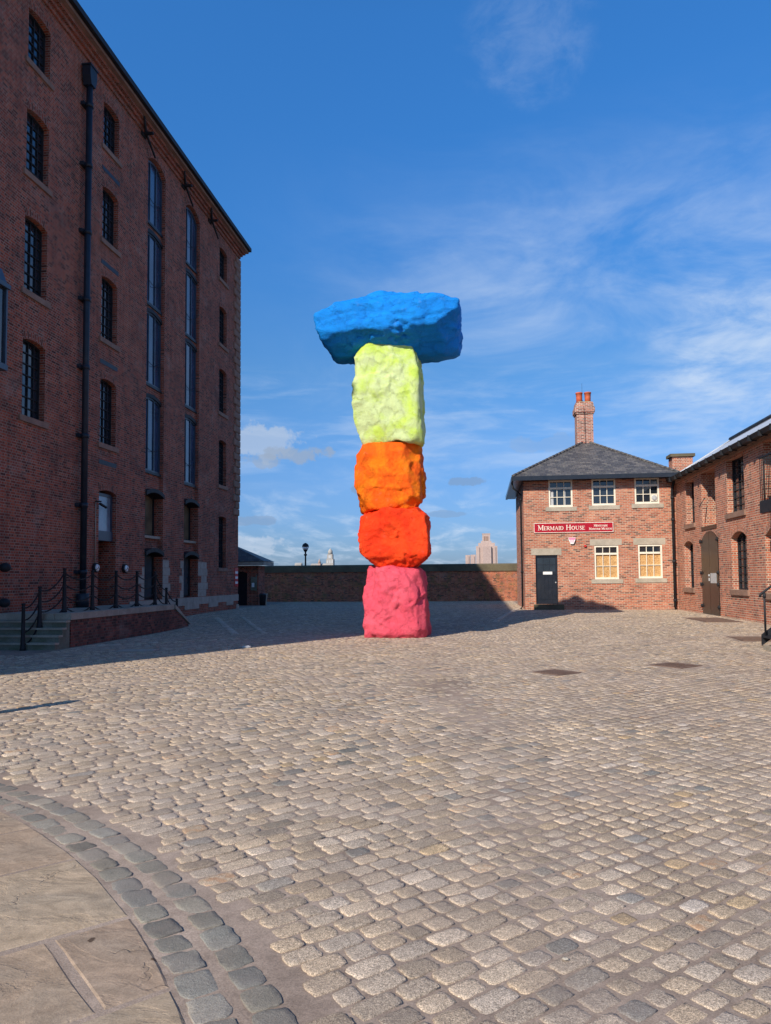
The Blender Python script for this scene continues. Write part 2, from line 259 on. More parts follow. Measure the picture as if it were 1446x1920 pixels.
def sett_mat(name, stops, grain=1.0):
    N = NT(name); p = N.pos(); at = N.n('ShaderNodeAttribute', attribute_name='tint')
    s3 = N.n('ShaderNodeSeparateColor', {0: at.outputs['Color']})
    col = N.ramp(s3.outputs[0], stops)
    bl = N.noise(p, 5.0, 5, 0.6); g1 = N.noise(p, 170, 2, 0.8); g2 = N.noise(p, 60, 4, 0.75); big = N.noise(p, 0.45, 4, 0.6)
    col = N.mix(1.0, col, N.rng(s3.outputs[1], 0, 1, 0.78, 1.20), 'MULTIPLY')
    col = N.mix(1.0, col, N.rng(bl.outputs['Fac'], 0.3, 0.7, 0.85, 1.15), 'MULTIPLY')
    col = N.mix(1.0, col, N.rng(g1.outputs['Fac'], 0.36, 0.64, 1-0.60*grain, 1+0.60*grain), 'MULTIPLY')
    col = N.mix(1.0, col, N.rng(g2.outputs['Fac'], 0.34, 0.66, 1-0.30*grain, 1+0.30*grain), 'MULTIPLY')
    hue = N.mix(N.rng(s3.outputs[2], 0.0, 0.95), (1.0, 1.02, 1.06, 1), (1.03, 0.98, 0.90, 1)); col = N.mix(1.0, col, hue, 'MULTIPLY')
    pk = N.math('MULTIPLY', N.rng(N.noise(p, 11, 5, 0.7).outputs['Fac'], 0.55, 0.68, 0, 0.5), grain, True); col = N.mix(pk, col, (0.19, 0.15, 0.12, 1))
    dirt = N.rng(N.noise(p, 0.9, 6, 0.7).outputs['Fac'], 0.48, 0.72, 0, 0.45)
    col = N.mix(dirt, col, (0.26, 0.205, 0.17, 1))
    col = N.mix(N.rng(big.outputs['Fac'], 0.42, 0.62, 0, 0.22), col, (0.43, 0.33, 0.265, 1))
    rust = N.math('MULTIPLY', N.rng(s3.outputs[2], 0.972, 0.98), N.rng(N.noise(p, 18, 4, 0.6).outputs['Fac'], 0.45, 0.6, 0, 0.5))
    col = N.mix(rust, col, (0.42, 0.20, 0.09, 1))
    h = N.math('ADD', N.math('MULTIPLY', bl.outputs['Fac'], 0.3), N.math('ADD', N.math('MULTIPLY', g2.outputs['Fac'], 0.4), N.math('MULTIPLY', g1.outputs['Fac'], 0.3)))
    return N.fin(col, 0.78, N.bump(h, 1.0, 0.011), spec=0.25)
M['sett'] = sett_mat('granite_setts', [(0, (0.16, 0.16, 0.15)), (0.06, (0.24, 0.22, 0.19)), (0.12, (0.36, 0.285, 0.21)), (0.5, (0.43, 0.34, 0.25)), (0.8, (0.47, 0.375, 0.28)), (0.93, (0.52, 0.425, 0.33)), (1.0, (0.45, 0.33, 0.20))])
M['kerb'] = sett_mat('blue_grey_kerb_stone', [(0, (0.16, 0.152, 0.13)), (0.4, (0.225, 0.212, 0.178)), (1, (0.29, 0.262, 0.215))], 0.45)

def mortar_mat():
    N = NT('sandy_joint_filling'); p = N.pos()
    a = N.noise(p, 0.7, 5, 0.65); b = N.noise(p, 110, 3, 0.8); c = N.noise(p, 9, 5, 0.7)
    col = N.mix(N.rng(a.outputs['Fac'], 0.38, 0.62), (0.24, 0.18, 0.14, 1), (0.37, 0.285, 0.225, 1))
    col = N.mix(1.0, col, N.rng(c.outputs['Fac'], 0.3, 0.7, 0.78, 1.2), 'MULTIPLY')
    col = N.mix(1.0, col, N.rng(b.outputs['Fac'], 0.3, 0.7, 0.68, 1.32), 'MULTIPLY')
    moss = N.rng(N.noise(p, 1.7, 6, 0.75).outputs['Fac'], 0.66, 0.74, 0, 0.5)
    col = N.mix(moss, col, (0.10, 0.12, 0.04, 1))
    return N.fin(col, 0.95, N.bump(N.math('ADD', N.math('MULTIPLY', c.outputs['Fac'], 0.7), N.math('MULTIPLY', b.outputs['Fac'], 0.3)), 0.8, 0.008), spec=0.2)
M['mortar'] = mortar_mat()

def flag_mat():
    N = NT('york_flagstone'); p = N.pos(); at = N.n('ShaderNodeAttribute', attribute_name='tint')
    s3 = N.n('ShaderNodeSeparateColor', {0: at.outputs['Color']})
    mp = N.n('ShaderNodeMapping', {'Vector': p, 'Rotation': (0, 0, 0.75), 'Scale': (1, 1.5, 1)})
    a = N.noise(mp.outputs[0], 1.6, 7, 0.6, 1.0); b = N.noise(p, 120, 3, 0.8); c = N.noise(mp.outputs[0], 7, 5, 0.65, 0.8)
    col = N.ramp(s3.outputs[0], [(0, (0.31, 0.215, 0.155)), (0.35, (0.37, 0.275, 0.185)), (0.7, (0.41, 0.31, 0.21)), (1, (0.33, 0.27, 0.20))])
    col = N.mix(N.rng(a.outputs['Fac'], 0.42, 0.66, 0, 0.4), col, (0.27, 0.23, 0.18, 1))
    col = N.mix(1.0, col, N.rng(c.outputs['Fac'], 0.3, 0.7, 0.74, 1.22), 'MULTIPLY')
    col = N.mix(1.0, col, N.rng(b.outputs['Fac'], 0.3, 0.7, 0.78, 1.22), 'MULTIPLY')
    sp = N.n('ShaderNodeTexVoronoi', {'Vector': p, 'Scale': 2.3, 'Randomness': 1.0})
    spn = N.math('ADD', sp.outputs['Distance'], N.math('MULTIPLY', N.noise(p, 30, 3, 0.6).outputs['Fac'], 0.10))
    col = N.mix(N.rng(spn, 0.085, 0.10, 0.85, 0), col, (0.06, 0.035, 0.022, 1))
    # riven ridges: stepped noise
    st = N.math('PINGPONG', N.math('MULTIPLY', a.outputs['Fac'], 6.0), 1.0)
    h = N.math('ADD', N.math('MULTIPLY', N.math('POWER', st, 6.0), 0.10), N.math('ADD', N.math('MULTIPLY', a.outputs['Fac'], 1.6), N.math('MULTIPLY', b.outputs['Fac'], 0.08)))
    wv = N.n('ShaderNodeTexVoronoi', {'Vector': N.mix(0.35, p, N.noise(p, 3.0, 4, 0.6).outputs['Color']), 'Scale': 1.7}, feature='DISTANCE_TO_EDGE')
    ck = N.math('MULTIPLY', N.rng(wv.outputs['Distance'], 0.004, 0.010, 1, 0), N.rng(N.noise(p, 1.3, 2).outputs['Fac'], 0.50, 0.56))
    col = N.mix(N.math('MULTIPLY', ck, 0.25), col, (0.12, 0.085, 0.06, 1)); h = N.math('SUBTRACT', h, N.math('MULTIPLY', ck, 0.25))
    return N.fin(col, 0.78, N.bump(h, 1.0, 0.014), spec=0.25)
M['flag'] = flag_mat()

def paint_mat(name, c1, c2, amt=0.5, sc=1.6, rough=0.62):
    N = NT(name); p = N.pos()
    a = N.noise(p, sc, 5, 0.6, 0.4); b = N.noise(p, 22, 6, 0.7); c = N.noise(p, 80, 4, 0.75)
    rd = N.n('ShaderNodeTexNoise', {'Vector': N.mix(0.06, p, N.noise(p, 4, 3).outputs['Color']), 'Scale': 3.2, 'Detail': 9, 'Roughness': 0.55}, noise_type='RIDGED_MULTIFRACTAL')
    v = N.n('ShaderNodeTexVoronoi', {'Vector': N.mix(0.25, p, b.outputs['Color']), 'Scale': 3.4}, feature='DISTANCE_TO_EDGE')
    vc = N.n('ShaderNodeTexVoronoi', {'Vector': N.mix(0.25, p, b.outputs['Color']), 'Scale': 3.4})
    vcs = N.n('ShaderNodeSeparateColor', {0: vc.outputs['Color']})
    col = N.mix(N.rng(a.outputs['Fac'], 0.42, 0.62, 0, amt), (*c1, 1), (*c2, 1))
    col = N.mix(1.0, col, N.rng(b.outputs['Fac'], 0.3, 0.7, 0.90, 1.06), 'MULTIPLY')
    col = N.mix(N.rng(N.noise(p, 3.3, 6, 0.7).outputs['Fac'], 0.60, 0.72, 0, 0.22), col, (*[min(1, c*0.55+0.22) for c in c1], 1))
    h = N.math('ADD', N.math('MULTIPLY', b.outputs['Fac'], 0.55), N.math('MULTIPLY', c.outputs['Fac'], 0.22))
    h = N.math('ADD', h, N.math('ADD', N.math('MULTIPLY', rd.outputs['Fac'], -0.22), N.math('MULTIPLY', vcs.outputs[0], 0.35)))
    return N.fin(col, rough, N.bump(h, 1.0, 0.07), spec=0.25)
M['p_pink'] = paint_mat('fluorescent_pink_paint', (0.78, 0.085, 0.135), (0.84, 0.13, 0.18))
M['p_red'] = paint_mat('fluorescent_red_orange_paint', (0.95, 0.042, 0.004), (1.0, 0.10, 0.01))
M['p_orange'] = paint_mat('fluorescent_orange_paint', (0.95, 0.12, 0.001), (0.95, 0.26, 0.001), 0.8)
M['p_yellow'] = paint_mat('fluorescent_yellow_paint', (0.66, 0.78, 0.36), (0.58, 0.80, 0.04), 0.75)
M['p_blue'] = paint_mat('bright_blue_paint', (0.0, 0.23, 0.76), (0.0, 0.29, 0.85))

def osb_mat():
    N = NT('chipboard'); p = N.pos()
    v = N.n('ShaderNodeTexVoronoi', {'Vector': p, 'Scale': 26.0}); n = N.noise(p, 14, 5, 0.7)
    col = N.ramp(v.outputs['Color'], [(0, (0.36, 0.18, 0.06)), (0.5, (0.55, 0.32, 0.13)), (1, (0.68, 0.44, 0.20))])
    col = N.mix(1.0, col, N.rng(n.outputs['Fac'], 0.3, 0.7, 0.8, 1.15), 'MULTIPLY')
    return N.fin(col, 0.75, N.bump(n.outputs['Fac'], 0.3, 0.004), spec=0.3)
M['osb'] = osb_mat()
def water_mat():
    N = NT('river_water'); p = N.pos(); n = N.noise(p, 0.6, 4, 0.6)
    return N.fin((0.05, 0.065, 0.07, 1), 0.12, N.bump(n.outputs['Fac'], 0.5, 0.3), spec=0.5)
M['water'] = water_mat()
def hill_mat():
    N = NT('wooded_hill'); p = N.pos(); n = N.noise(p, 0.02, 6, 0.7)
    return N.fin(N.mix(N.rng(n.outputs['Fac'], 0.35, 0.65), (0.07, 0.11, 0.09, 1), (0.13, 0.17, 0.14, 1)), 0.9, spec=0.1)
M['hill'] = hill_mat()
M['leaf'] = stone_mat('distant_foliage', (0.05, 0.085, 0.05), (0.08, 0.12, 0.07), sc=0.1, bump=0.0)

# ------------------------------------------------------------------ mesh builder
class MB:
    def __init__(s): s.v = []; s.f = []; s.uv = []; s.sm = []
    def face(s, pts, uv=None, smooth=False):
        i = len(s.v); s.v += [tuple(p) for p in pts]; s.f.append(tuple(range(i, i+len(pts))))
        if uv is None:
            n = Vector((0, 0, 0)); P = [Vector(p) for p in pts]
            for a in range(1, len(P)-1): n += (P[a]-P[0]).cross(P[a+1]-P[0])
            ax, ay, az = abs(n.x), abs(n.y), abs(n.z)
            if az > ax and az > ay: uv = [(p.x, p.y) for p in P]
            elif ax >= ay: uv = [(p.y, p.z) for p in P]
            else: uv = [(p.x, p.z) for p in P]
        s.uv += uv; s.sm.append(smooth)
    def box(s, x0, x1, y0, y1, z0, z1, skip=''):
        if x0 > x1: x0, x1 = x1, x0
        if y0 > y1: y0, y1 = y1, y0
        p = [(x0,y0,z0),(x1,y0,z0),(x1,y1,z0),(x0,y1,z0),(x0,y0,z1),(x1,y0,z1),(x1,y1,z1),(x0,y1,z1)]
        for k, q in (('b',(3,2,1,0)),('t',(4,5,6,7)),('s',(0,1,5,4)),('e',(1,2,6,5)),('n',(2,3,7,6)),('w',(3,0,4,7))):
            if k not in skip: s.face([p[i] for i in q])
        return s
    def obox(s, c, ax, ay, az):                # oriented box: centre and three half vectors
        c, ax, ay, az = Vector(c), Vector(ax), Vector(ay), Vector(az)
        if ax.cross(ay).dot(az) < 0: ax = -ax
        p = [c+sx*ax+sy*ay+sz*az for sz in (-1,1) for sx,sy in ((-1,-1),(1,-1),(1,1),(-1,1))]
        for q in ((3,2,1,0),(4,5,6,7),(0,1,5,4),(1,2,6,5),(2,3,7,6),(3,0,4,7)): s.face([p[i] for i in q])
        return s
    def tube(s, pts, r, n=10, caps=True):
        P = [Vector(p) for p in pts]; R = r if isinstance(r, (list, tuple)) else [r]*len(P); rings = []
        up = Vector((0,0,1))
        for i, p in enumerate(P):
            d = (P[min(i+1, len(P)-1)] - P[max(i-1, 0)]).normalized()
            a = d.cross(up) if abs(d.z) < 0.95 else d.cross(Vector((0,1,0))); a.normalize(); b = a.cross(d)
            rings.append([p + R[i]*(cos(2*pi*k/n)*a + sin(2*pi*k/n)*b) for k in range(n)])
        for i in range(len(rings)-1):
            for k in range(n):
                q = (k+1) % n; s.face([rings[i][q], rings[i][k], rings[i+1][k], rings[i+1][q]], smooth=True)
        if caps: s.face(rings[0]); s.face(rings[-1][::-1])
        return s
    def lathe(s, c, prof, n=16):
        c = Vector(c); rings = [[c + Vector((r*cos(2*pi*k/n), r*sin(2*pi*k/n), z)) for k in range(n)] for r, z in prof]
        for i in range(len(rings)-1):
            for k in range(n):
                q = (k+1) % n; s.face([rings[i][k], rings[i][q], rings[i+1][q], rings[i+1][k]], smooth=True)
        s.face(rings[0][::-1]); s.face(rings[-1]); return s
    def prism(s, poly, d):                     # polygon (3-D points) extruded by vector d
        P = [Vector(p) for p in poly]; d = Vector(d); Q = [p+d for p in P]; n = Vector((0,0,0))
        for a in range(1, len(P)-1): n += (P[a]-P[0]).cross(P[a+1]-P[0])
        if n.dot(d) > 0: P, Q = P[::-1], Q[::-1]; 
        s.face(P); s.face(Q[::-1]); m = len(P)
        for i in range(m): j = (i+1) % m; s.face([P[j], P[i], Q[i], Q[j]])
        return s

def origin_of(o):
    while o.parent: o = o.parent
    return Vector(o.location)
def emit(name, mb, mat, parent=None, label=None):
    me = bpy.data.meshes.new(name)
    off = origin_of(parent) if parent else Vector((0,0,0))
    me.from_pydata([(x-off.x, y-off.y, z-off.z) for x, y, z in mb.v], [], mb.f)
    ul = me.uv_layers.new(name='UVMap'); ul.data.foreach_set('uv', np.array(mb.uv, dtype=np.float32).ravel())
    me.polygons.foreach_set('use_smooth', np.array(mb.sm, dtype=bool))
    me.materials.append(M[mat]); me.update()
    if any(mb.sm): me.validate(); weld(me)
    o = bpy.data.objects.new(name, me); C.objects.link(o)
    if parent: o.parent = parent
    if label: o['label'] = label
    return o
def weld(me):
    import bmesh
    b = bmesh.new(); b.from_mesh(me); bmesh.ops.remove_doubles(b, verts=b.verts, dist=1e-5); b.to_mesh(me); b.free()
def thing(name, label, cat, loc, group=None):
    o = bpy.data.objects.new(name, None); o.empty_display_size = 0.2; C.objects.link(o); o.location = loc
    o['label'] = label; o['category'] = cat
    if group: o['group'] = group
    return o
def tag(o, label, cat, group=None, kind=None):
    o['label'] = label; o['category'] = cat
    if group: o['group'] = group
    if kind: o['kind'] = kind
    return o
def struct(o): o['kind'] = 'structure'; return o

class Plane:                                   # wall plane: u along the wall, v up, d into the wall
    def __init__(s, O, U, N): s.O = Vector(O); s.U = Vector(U); s.N = Vector(N)
    def P(s, u, v, d=0.0): return s.O + s.U*u + Vector((0,0,v)) - s.N*d
    def quad(s, mb, pts, uv=None, smooth=False):  # pts of (u,v,d), wound so the face looks along N
        P = [s.P(*p) for p in pts]
        n = (P[1]-P[0]).cross(P[2]-P[0])
        if n.dot(s.N) < 0: P = P[::-1]; uv = uv[::-1] if uv else None
        mb.face(P, uv, smooth)
    def pbox(s, mb, u0, u1, v0, v1, d0, d1):
        c = (s.P(u0, v0, d0) + s.P(u1, v1, d1)) / 2
        mb.obox(c, s.U*(u1-u0)/2, Vector((0,0,(v1-v0)/2)), s.N*(d1-d0)/2); return mb
def arc(o, u):                                 # height of the segmental head at u
    u0, u1, v0, v1, rise = o[:5]
    if rise <= 0: return v1
    c = (u1-u0)/2; R = (c*c+rise*rise)/(2*rise); x = u-(u0+u1)/2
    return v1 - R + sqrt(max(R*R-x*x, 0))
def us(o, n=8): return [o[0]+(o[1]-o[0])*i/n for i in range(n+1)]
def wall(mb, pl, u0, u1, v0, v1, ops, seg=8):  # ops: (u0,u1,v0,v1,rise,depth)
    U = sorted({u0, u1, *[x for o in ops for x in o[:2] if u0 <= x <= u1]}); V = sorted({v0, v1, *[x for o in ops for x in o[2:4] if v0 <= x <= v1]})
    for i in range(len(U)-1):
        for j in range(len(V)-1):
            cu, cv = (U[i]+U[i+1])/2, (V[j]+V[j+1])/2
            if any(o[0] < cu < o[1] and o[2] < cv < o[3] for o in ops): continue
            pl.quad(mb, [(U[i],V[j],0),(U[i+1],V[j],0),(U[i+1],V[j+1],0),(U[i],V[j+1],0)])
    for o in ops:
        a, b, c, d, r, dep = o[:6]; sp = d - r
        for q in ([(a,c,0),(a,c,dep),(a,sp,dep),(a,sp,0)], [(b,c,dep),(b,c,0),(b,sp,0),(b,sp,dep)]):
            P = [pl.P(*x) for x in q]; m = pl.P((a+b)/2, (c+d)/2, dep/2); n = (P[1]-P[0]).cross(P[2]-P[0])
            uv = [(x[2], x[1]) for x in q]
            if n.dot(m-P[0]) < 0: P = P[::-1]; uv = uv[::-1]
            mb.face(P, uv)
        P = [pl.P(*x) for x in ((a,c,0),(b,c,0),(b,c,dep),(a,c,dep))]
        if (P[1]-P[0]).cross(P[2]-P[0]).z < 0: P = P[::-1]
        mb.face(P)
        X = us(o, seg) if r > 0 else [a, b]
        for x, y in zip(X, X[1:]):
            hx, hy = arc(o, x), arc(o, y)
            if r > 0: pl.quad(mb, [(x,hx,0),(y,hy,0),(y,d,0),(x,d,0)])
            P = [pl.P(*q) for q in ((x,hx,0),(x,hx,dep),(y,hy,dep),(y,hy,0))]
            uv = [(0,x),(dep,x),(dep,y),(0,y)]
            if (P[1]-P[0]).cross(P[2]-P[0]).z > 0: P = P[::-1]; uv = uv[::-1]
            mb.face(P, uv)
def voussoir(mb, pl, o, h=0.23, ext=0.02, proud=0.004, seg=10):   # ring of soldier bricks over an opening
    a, b = o[0], o[1]; X = us(o, seg); L = 0
    c = (b-a)/2; r = max(o[4], 0.02); oo = (a, b, o[2], o[3] if o[4] > 0 else o[3]+0.0, r if o[4] > 0 else 0)
    pr = None
    for x in X:
        y = arc(oo, x)
        if o[4] > 0: R = (c*c+r*r)/(2*r); cy = o[3]-R; dx, dy = (x-(a+b)/2)/R, (y-cy)/R
        else: dx, dy = (x-(a+b)/2)*0.12/c, 1
        q = (x+dx*h, y+dy*h); cur = ((x, y), q)
        if pr:
            l = sqrt((x-pr[0][0])**2+(y-pr[0][1])**2)
            pl.quad(mb, [(*pr[0],-proud),(*cur[0],-proud),(*q,-proud),(*pr[1],-proud)], [(0,L),(0,L+l),(h,L+l),(h,L)])
            L += l
        pr = cur
def window(pl, o, depth, cols, rows, parent, fm='black_iron', gm='glass', bar=0.03, fr=0.05, sill=None, glab=None, label=None, name='window'):
    a, b, c, d, r = o[:5]; mb = MB()
    pl.pbox(mb, a+0.002, a+fr, c+0.002, d-r, depth-0.05, depth); pl.pbox(mb, b-fr, b-0.002, c+0.002, d-r, depth-0.05, depth); pl.pbox(mb, a+fr, b-fr, c+0.002, c+fr, depth-0.05, depth)
    X = us(o, 6) if r > 0 else [a+0.002, b-0.002]
    for x, y in zip(X, X[1:]):
        hx, hy = arc(o, x)-0.003, arc(o, y)-0.003
        mb.prism([pl.P(x, hx-fr, depth-0.05), pl.P(y, hy-fr, depth-0.05), pl.P(y, hy, depth-0.05), pl.P(x, hx, depth-0.05)], -pl.N*0.05)
    for i in range(1, cols):
        u = a+(b-a)*i/cols; pl.pbox(mb, u-bar/2, u+bar/2, c+fr, arc(o, u)-fr, depth-0.04, depth-0.002)
    for j in range(1, rows):
        v = c+(d-r*0.5-c)*j/rows; pl.pbox(mb, a+fr, b-fr, v-bar/2, v+bar/2, depth-0.036, depth-0.004)
    w = emit(name, mb, fm, parent, label)
    g = MB(); X = us(o, 6) if r > 0 else [a, b]
    for x, y in zip(X, X[1:]): g.prism([pl.P(x, c, depth+0.001), pl.P(y, c, depth+0.001), pl.P(y, arc(o, y), depth+0.001), pl.P(x, arc(o, x), depth+0.001)], -pl.N*0.02)
    emit('glass', g, gm, w, glab)
    if sill:
        sm, over, proj, hh = sill; s_ = MB(); pl.pbox(s_, a-over, b+over, c-hh, c+0.006, -proj, depth-0.06)
        emit('sill', s_, sm, w)
    return w

# ------------------------------------------------------------------ ground
def ss(a, b, x):
    t = np.clip((np.asarray(x, float)-a)/(b-a), 0, 1); return t*t*(3-2*t)
def gz(x, y):                                  # height of the paved square
    x = np.asarray(x, float); y = np.asarray(y, float); r = ss(0, 6, x)
    return 0.2*ss(13, 26, y)*r + 0.2*ss(22, 34, y)*(1-r)
def np_obj(name, V, Fq, mat, tint=None, smooth=True):
    me = bpy.data.meshes.new(name); nf = len(Fq); k = Fq.shape[1]
    me.vertices.add(len(V)); me.vertices.foreach_set('co', V.astype(np.float32).ravel())
    me.loops.add(nf*k); me.loops.foreach_set('vertex_index', Fq.astype(np.int32).ravel())
    me.polygons.add(nf); me.polygons.foreach_set('loop_start', np.arange(0, nf*k, k, dtype=np.int32)); me.polygons.foreach_set('loop_total', np.full(nf, k, dtype=np.int32))
    me.polygons.foreach_set('use_smooth', np.full(nf, smooth, dtype=bool))
    me.update(calc_edges=True)
    if tint is not None:
        at = me.color_attributes.new('tint', 'FLOAT_COLOR', 'POINT'); at.data.foreach_set('color', tint.astype(np.float32).ravel())
    me.materials.append(M[mat]); o = bpy.data.objects.new(name, me); C.objects.link(o); return o
NR = np.random.default_rng(11)
def vnoise(x, y, seed=0):                      # smooth value noise on numpy arrays
    xi = np.floor(x).astype(np.int64); yi = np.floor(y).astype(np.int64); fx = x-xi; fy = y-yi
    h = lambda a, b: ((np.sin(a*127.1+b*311.7+seed*74.7)*43758.5453) % 1.0)
    fx = fx*fx*(3-2*fx); fy = fy*fy*(3-2*fy)
    return (h(xi,yi)*(1-fx)+h(xi+1,yi)*fx)*(1-fy)+(h(xi,yi+1)*(1-fx)+h(xi+1,yi+1)*fx)*fy
KC = (-8.12, -1.9); KR0, KR1 = 8.42, 8.80      # curved kerb between flagstones and setts
def kr(x, y): return np.hypot(np.asarray(x)-KC[0], np.asarray(y)-KC[1])
def undul(x, y): return 0.012*(vnoise(x*0.35, y*0.35, 3)-0.5) + 0.006*(vnoise(x*1.3, y*1.3, 5)-0.5)

xs = np.unique(np.concatenate([np.linspace(-300, -16, 8), np.arange(-16, -8, 0.5), np.arange(-8, 6, 0.07), np.arange(6, 16, 0.4), np.linspace(16, 300, 8)]))
ys = np.unique(np.concatenate([np.linspace(-300, 0, 8), np.arange(0.2, 10, 0.07), np.arange(10, 20, 0.3), np.arange(20, 50, 0.8), np.linspace(50, 56, 4)]))
XX, YY = np.meshgrid(xs, ys); 
fill = vnoise(XX*0.9+3, YY*0.9, 9)*0.6 + vnoise(XX*3.1, YY*3.1, 12)*0.4
strip = np.exp(-((XX - (0.55 - 0.13*(YY-3)))/0.45)**2) * (YY < 14)      # band where the joints are filled flush
zj = gz(XX, YY) + undul(XX, YY) - 0.0078 + 0.0050*fill + 0.0045*strip + 0.0068*(kr(XX, YY) < KR0) + 0.003*((kr(XX, YY) >= KR0) & (kr(XX, YY) < KR1+0.05))
V = np.stack([XX, YY, zj], -1).reshape(-1, 3); nx = len(xs); ny = len(ys)
I = np.arange(nx*ny).reshape(ny, nx); Q = np.stack([I[:-1,:-1], I[:-1,1:], I[1:,1:], I[1:,:-1]], -1).reshape(-1, 4)
struct(np_obj('ground', V, Q, 'mortar'))

def stones(cx, cy, ang, L, W, npr, prof, seed, tint, jit=0.05, sq=4.5, zoff=0.0, tilt=0.035):
    """rounded paving stones as one sheet of geometry: centre, direction, length, width; prof = rings (scale, z)"""
    r = np.random.default_rng(seed); n = len(cx)
    th = np.linspace(0, 2*pi, npr, endpoint=False) + pi/npr
    ct, st = np.cos(th), np.sin(th)
    rad = 1/((np.abs(ct)**sq+np.abs(st)**sq)**(1/sq))
    pr = rad[None, :]*(1+jit*(r.random((n, npr))-0.5)*2)
    for kk_ in (1, 2, 3, 5): pr = pr*(1+0.028*(r.random((n,1))-0.3)*np.cos(kk_*th[None,:]+6.28*r.random((n,1))))
    lx = pr*ct*L[:, None]/2; ly = pr*st*W[:, None]/2
    ly *= 1 + (r.random((n,1))-0.5)*0.13*np.sign(lx)*np.abs(lx)/(L[:,None]/2)     # slight wedge
    lx += (r.random((n,1))-0.5)*0.22*ly
    tx = (r.random(n)-0.5)*tilt*2; ty = (r.random(n)-0.5)*tilt*2; dz = (r.random(n)-0.5)*0.006
    rings = []
    for sc_, z in prof:
        px, py = lx*sc_, ly*sc_ 
        # constant-width shoulder rather than pure scaling
        wx = np.sign(lx)*np.maximum(np.abs(lx)-(1-sc_)*W[:,None]/2*np.abs(ct), 0); wy = ly*sc_
        hz = z + dz[:,None] + tx[:,None]*wx + ty[:,None]*wy + (r.random((n,npr))-0.5)*0.0025
        c, s = np.cos(ang)[:,None], np.sin(ang)[:,None]
        X = cx[:,None]+wx*c-wy*s; Y = cy[:,None]+wx*s+wy*c
        rings.append(np.stack([X, Y, hz], -1))
    ctr = np.stack([cx, cy, prof[-1][1]+dz+0.001], -1)[:,None,:]
    A = np.concatenate(rings+[ctr], 1); m = A.shape[1]
    A[..., 2] += gz(A[...,0], A[...,1]) + undul(A[...,0], A[...,1]) + zoff
    f = []; R = len(prof)
    for k in range(R-1):
        for i in range(npr): j = (i+1) % npr; f.append((k*npr+i, k*npr+j, (k+1)*npr+j, (k+1)*npr+i))
    for i in range(0, npr, 2):
        j = (i+1) % npr; l = (i+2) % npr; b = (R-1)*npr; f.append((b+i, b+j, b+l, m-1))
    f = np.array(f); Fq = (f[None] + (np.arange(n)*m)[:,None,None]).reshape(-1, 4)
    T = np.ones((n, m, 4)); T[..., :3] = tint[:, None, :]
    return A.reshape(-1, 3), Fq, T.reshape(-1, 4)

# setts laid in courses
RA = radians(90-47); ru = np.array([cos(RA), sin(RA)]); rv = np.array([-sin(RA), cos(RA)])
def lay():
    out = []; r = np.random.default_rng(5); t = -16.0
    while t < 44:
        pitch = 0.134 + (r.random()-0.5)*0.014; s = -12 + r.random()*0.3; ph = r.random()*6
        lm = 0.205 if r.random() < 0.5 else 0.18
        while s < 52:
            xa = s*ru[0]+t*rv[0]; ya = s*ru[1]+t*rv[1]; east = xa > 0.55-0.13*(ya-3)+0.5*sin(ya)
            L = (lm if not east else lm-0.03) + (r.random()-0.5)*(0.11 if not east else 0.07); sm = s+L/2
            x = sm*ru[0]+t*rv[0]; y = sm*ru[1]+t*rv[1]
            g_ = 0.026 if east else 0.018; out.append((x, y, L-g_, pitch-g_+0.004, sm)); s += L
        t += pitch  # next course
    a = np.array(out); bend = 0.05*np.sin(a[:,0]*0.5)+0.04*np.sin(a[:,1]*0.4+1)
    a[:,0] += bend*rv[0]; a[:,1] += bend*rv[1]; return a
S = lay()
x, y = S[:,0], S[:,1]
vis = (y > 0.6) & (y < 48.0) & (np.abs(x+0.13*y) < 0.62*y+1.6) & (x > -12.5) & (x < 8.72)
vis &= ~((y > 35.0) & (x > 1.97) & (x < 9)) & (kr(x, y) > KR1+0.085)
plates = [((1.29, 13.6), 0.60, 0.60, 0.75), ((3.62, 14.75), 0.66, 0.66, 0.72), ((7.75, 26.6), 1.15, 2.6, 0.0), ((6.75, 19.9), 0.9, 1.3, 0.0), ((-8.36, 17.25), 0.9, 0.5, 0.1), ((-8.75, 10.35), 0.8, 0.8, 0.7)]
for (px, py), a, b, an in plates:
    dx, dy = x-px, y-py; u_ = dx*cos(an)+dy*sin(an); v_ = -dx*sin(an)+dy*cos(an); vis &= ~((np.abs(u_) < a/2+0.09) & (np.abs(v_) < b/2+0.09))
vis &= ~((x < -10.35) & (y > 15.9) & (y < 25.2))
S = S[vis]; x, y = S[:,0], S[:,1]; dist = np.hypot(x, y)
def tints(n, r, x, y):
    t = np.clip(0.5+0.2*r.standard_normal(n), 0.13, 0.97); k = r.random(n); t[k < 0.012] = 0.02; t[(k > 0.012) & (k < 0.04)] = 0.075; t[k > 0.985] = 1.0
    return np.stack([t, r.random(n), r.random(n)], -1)
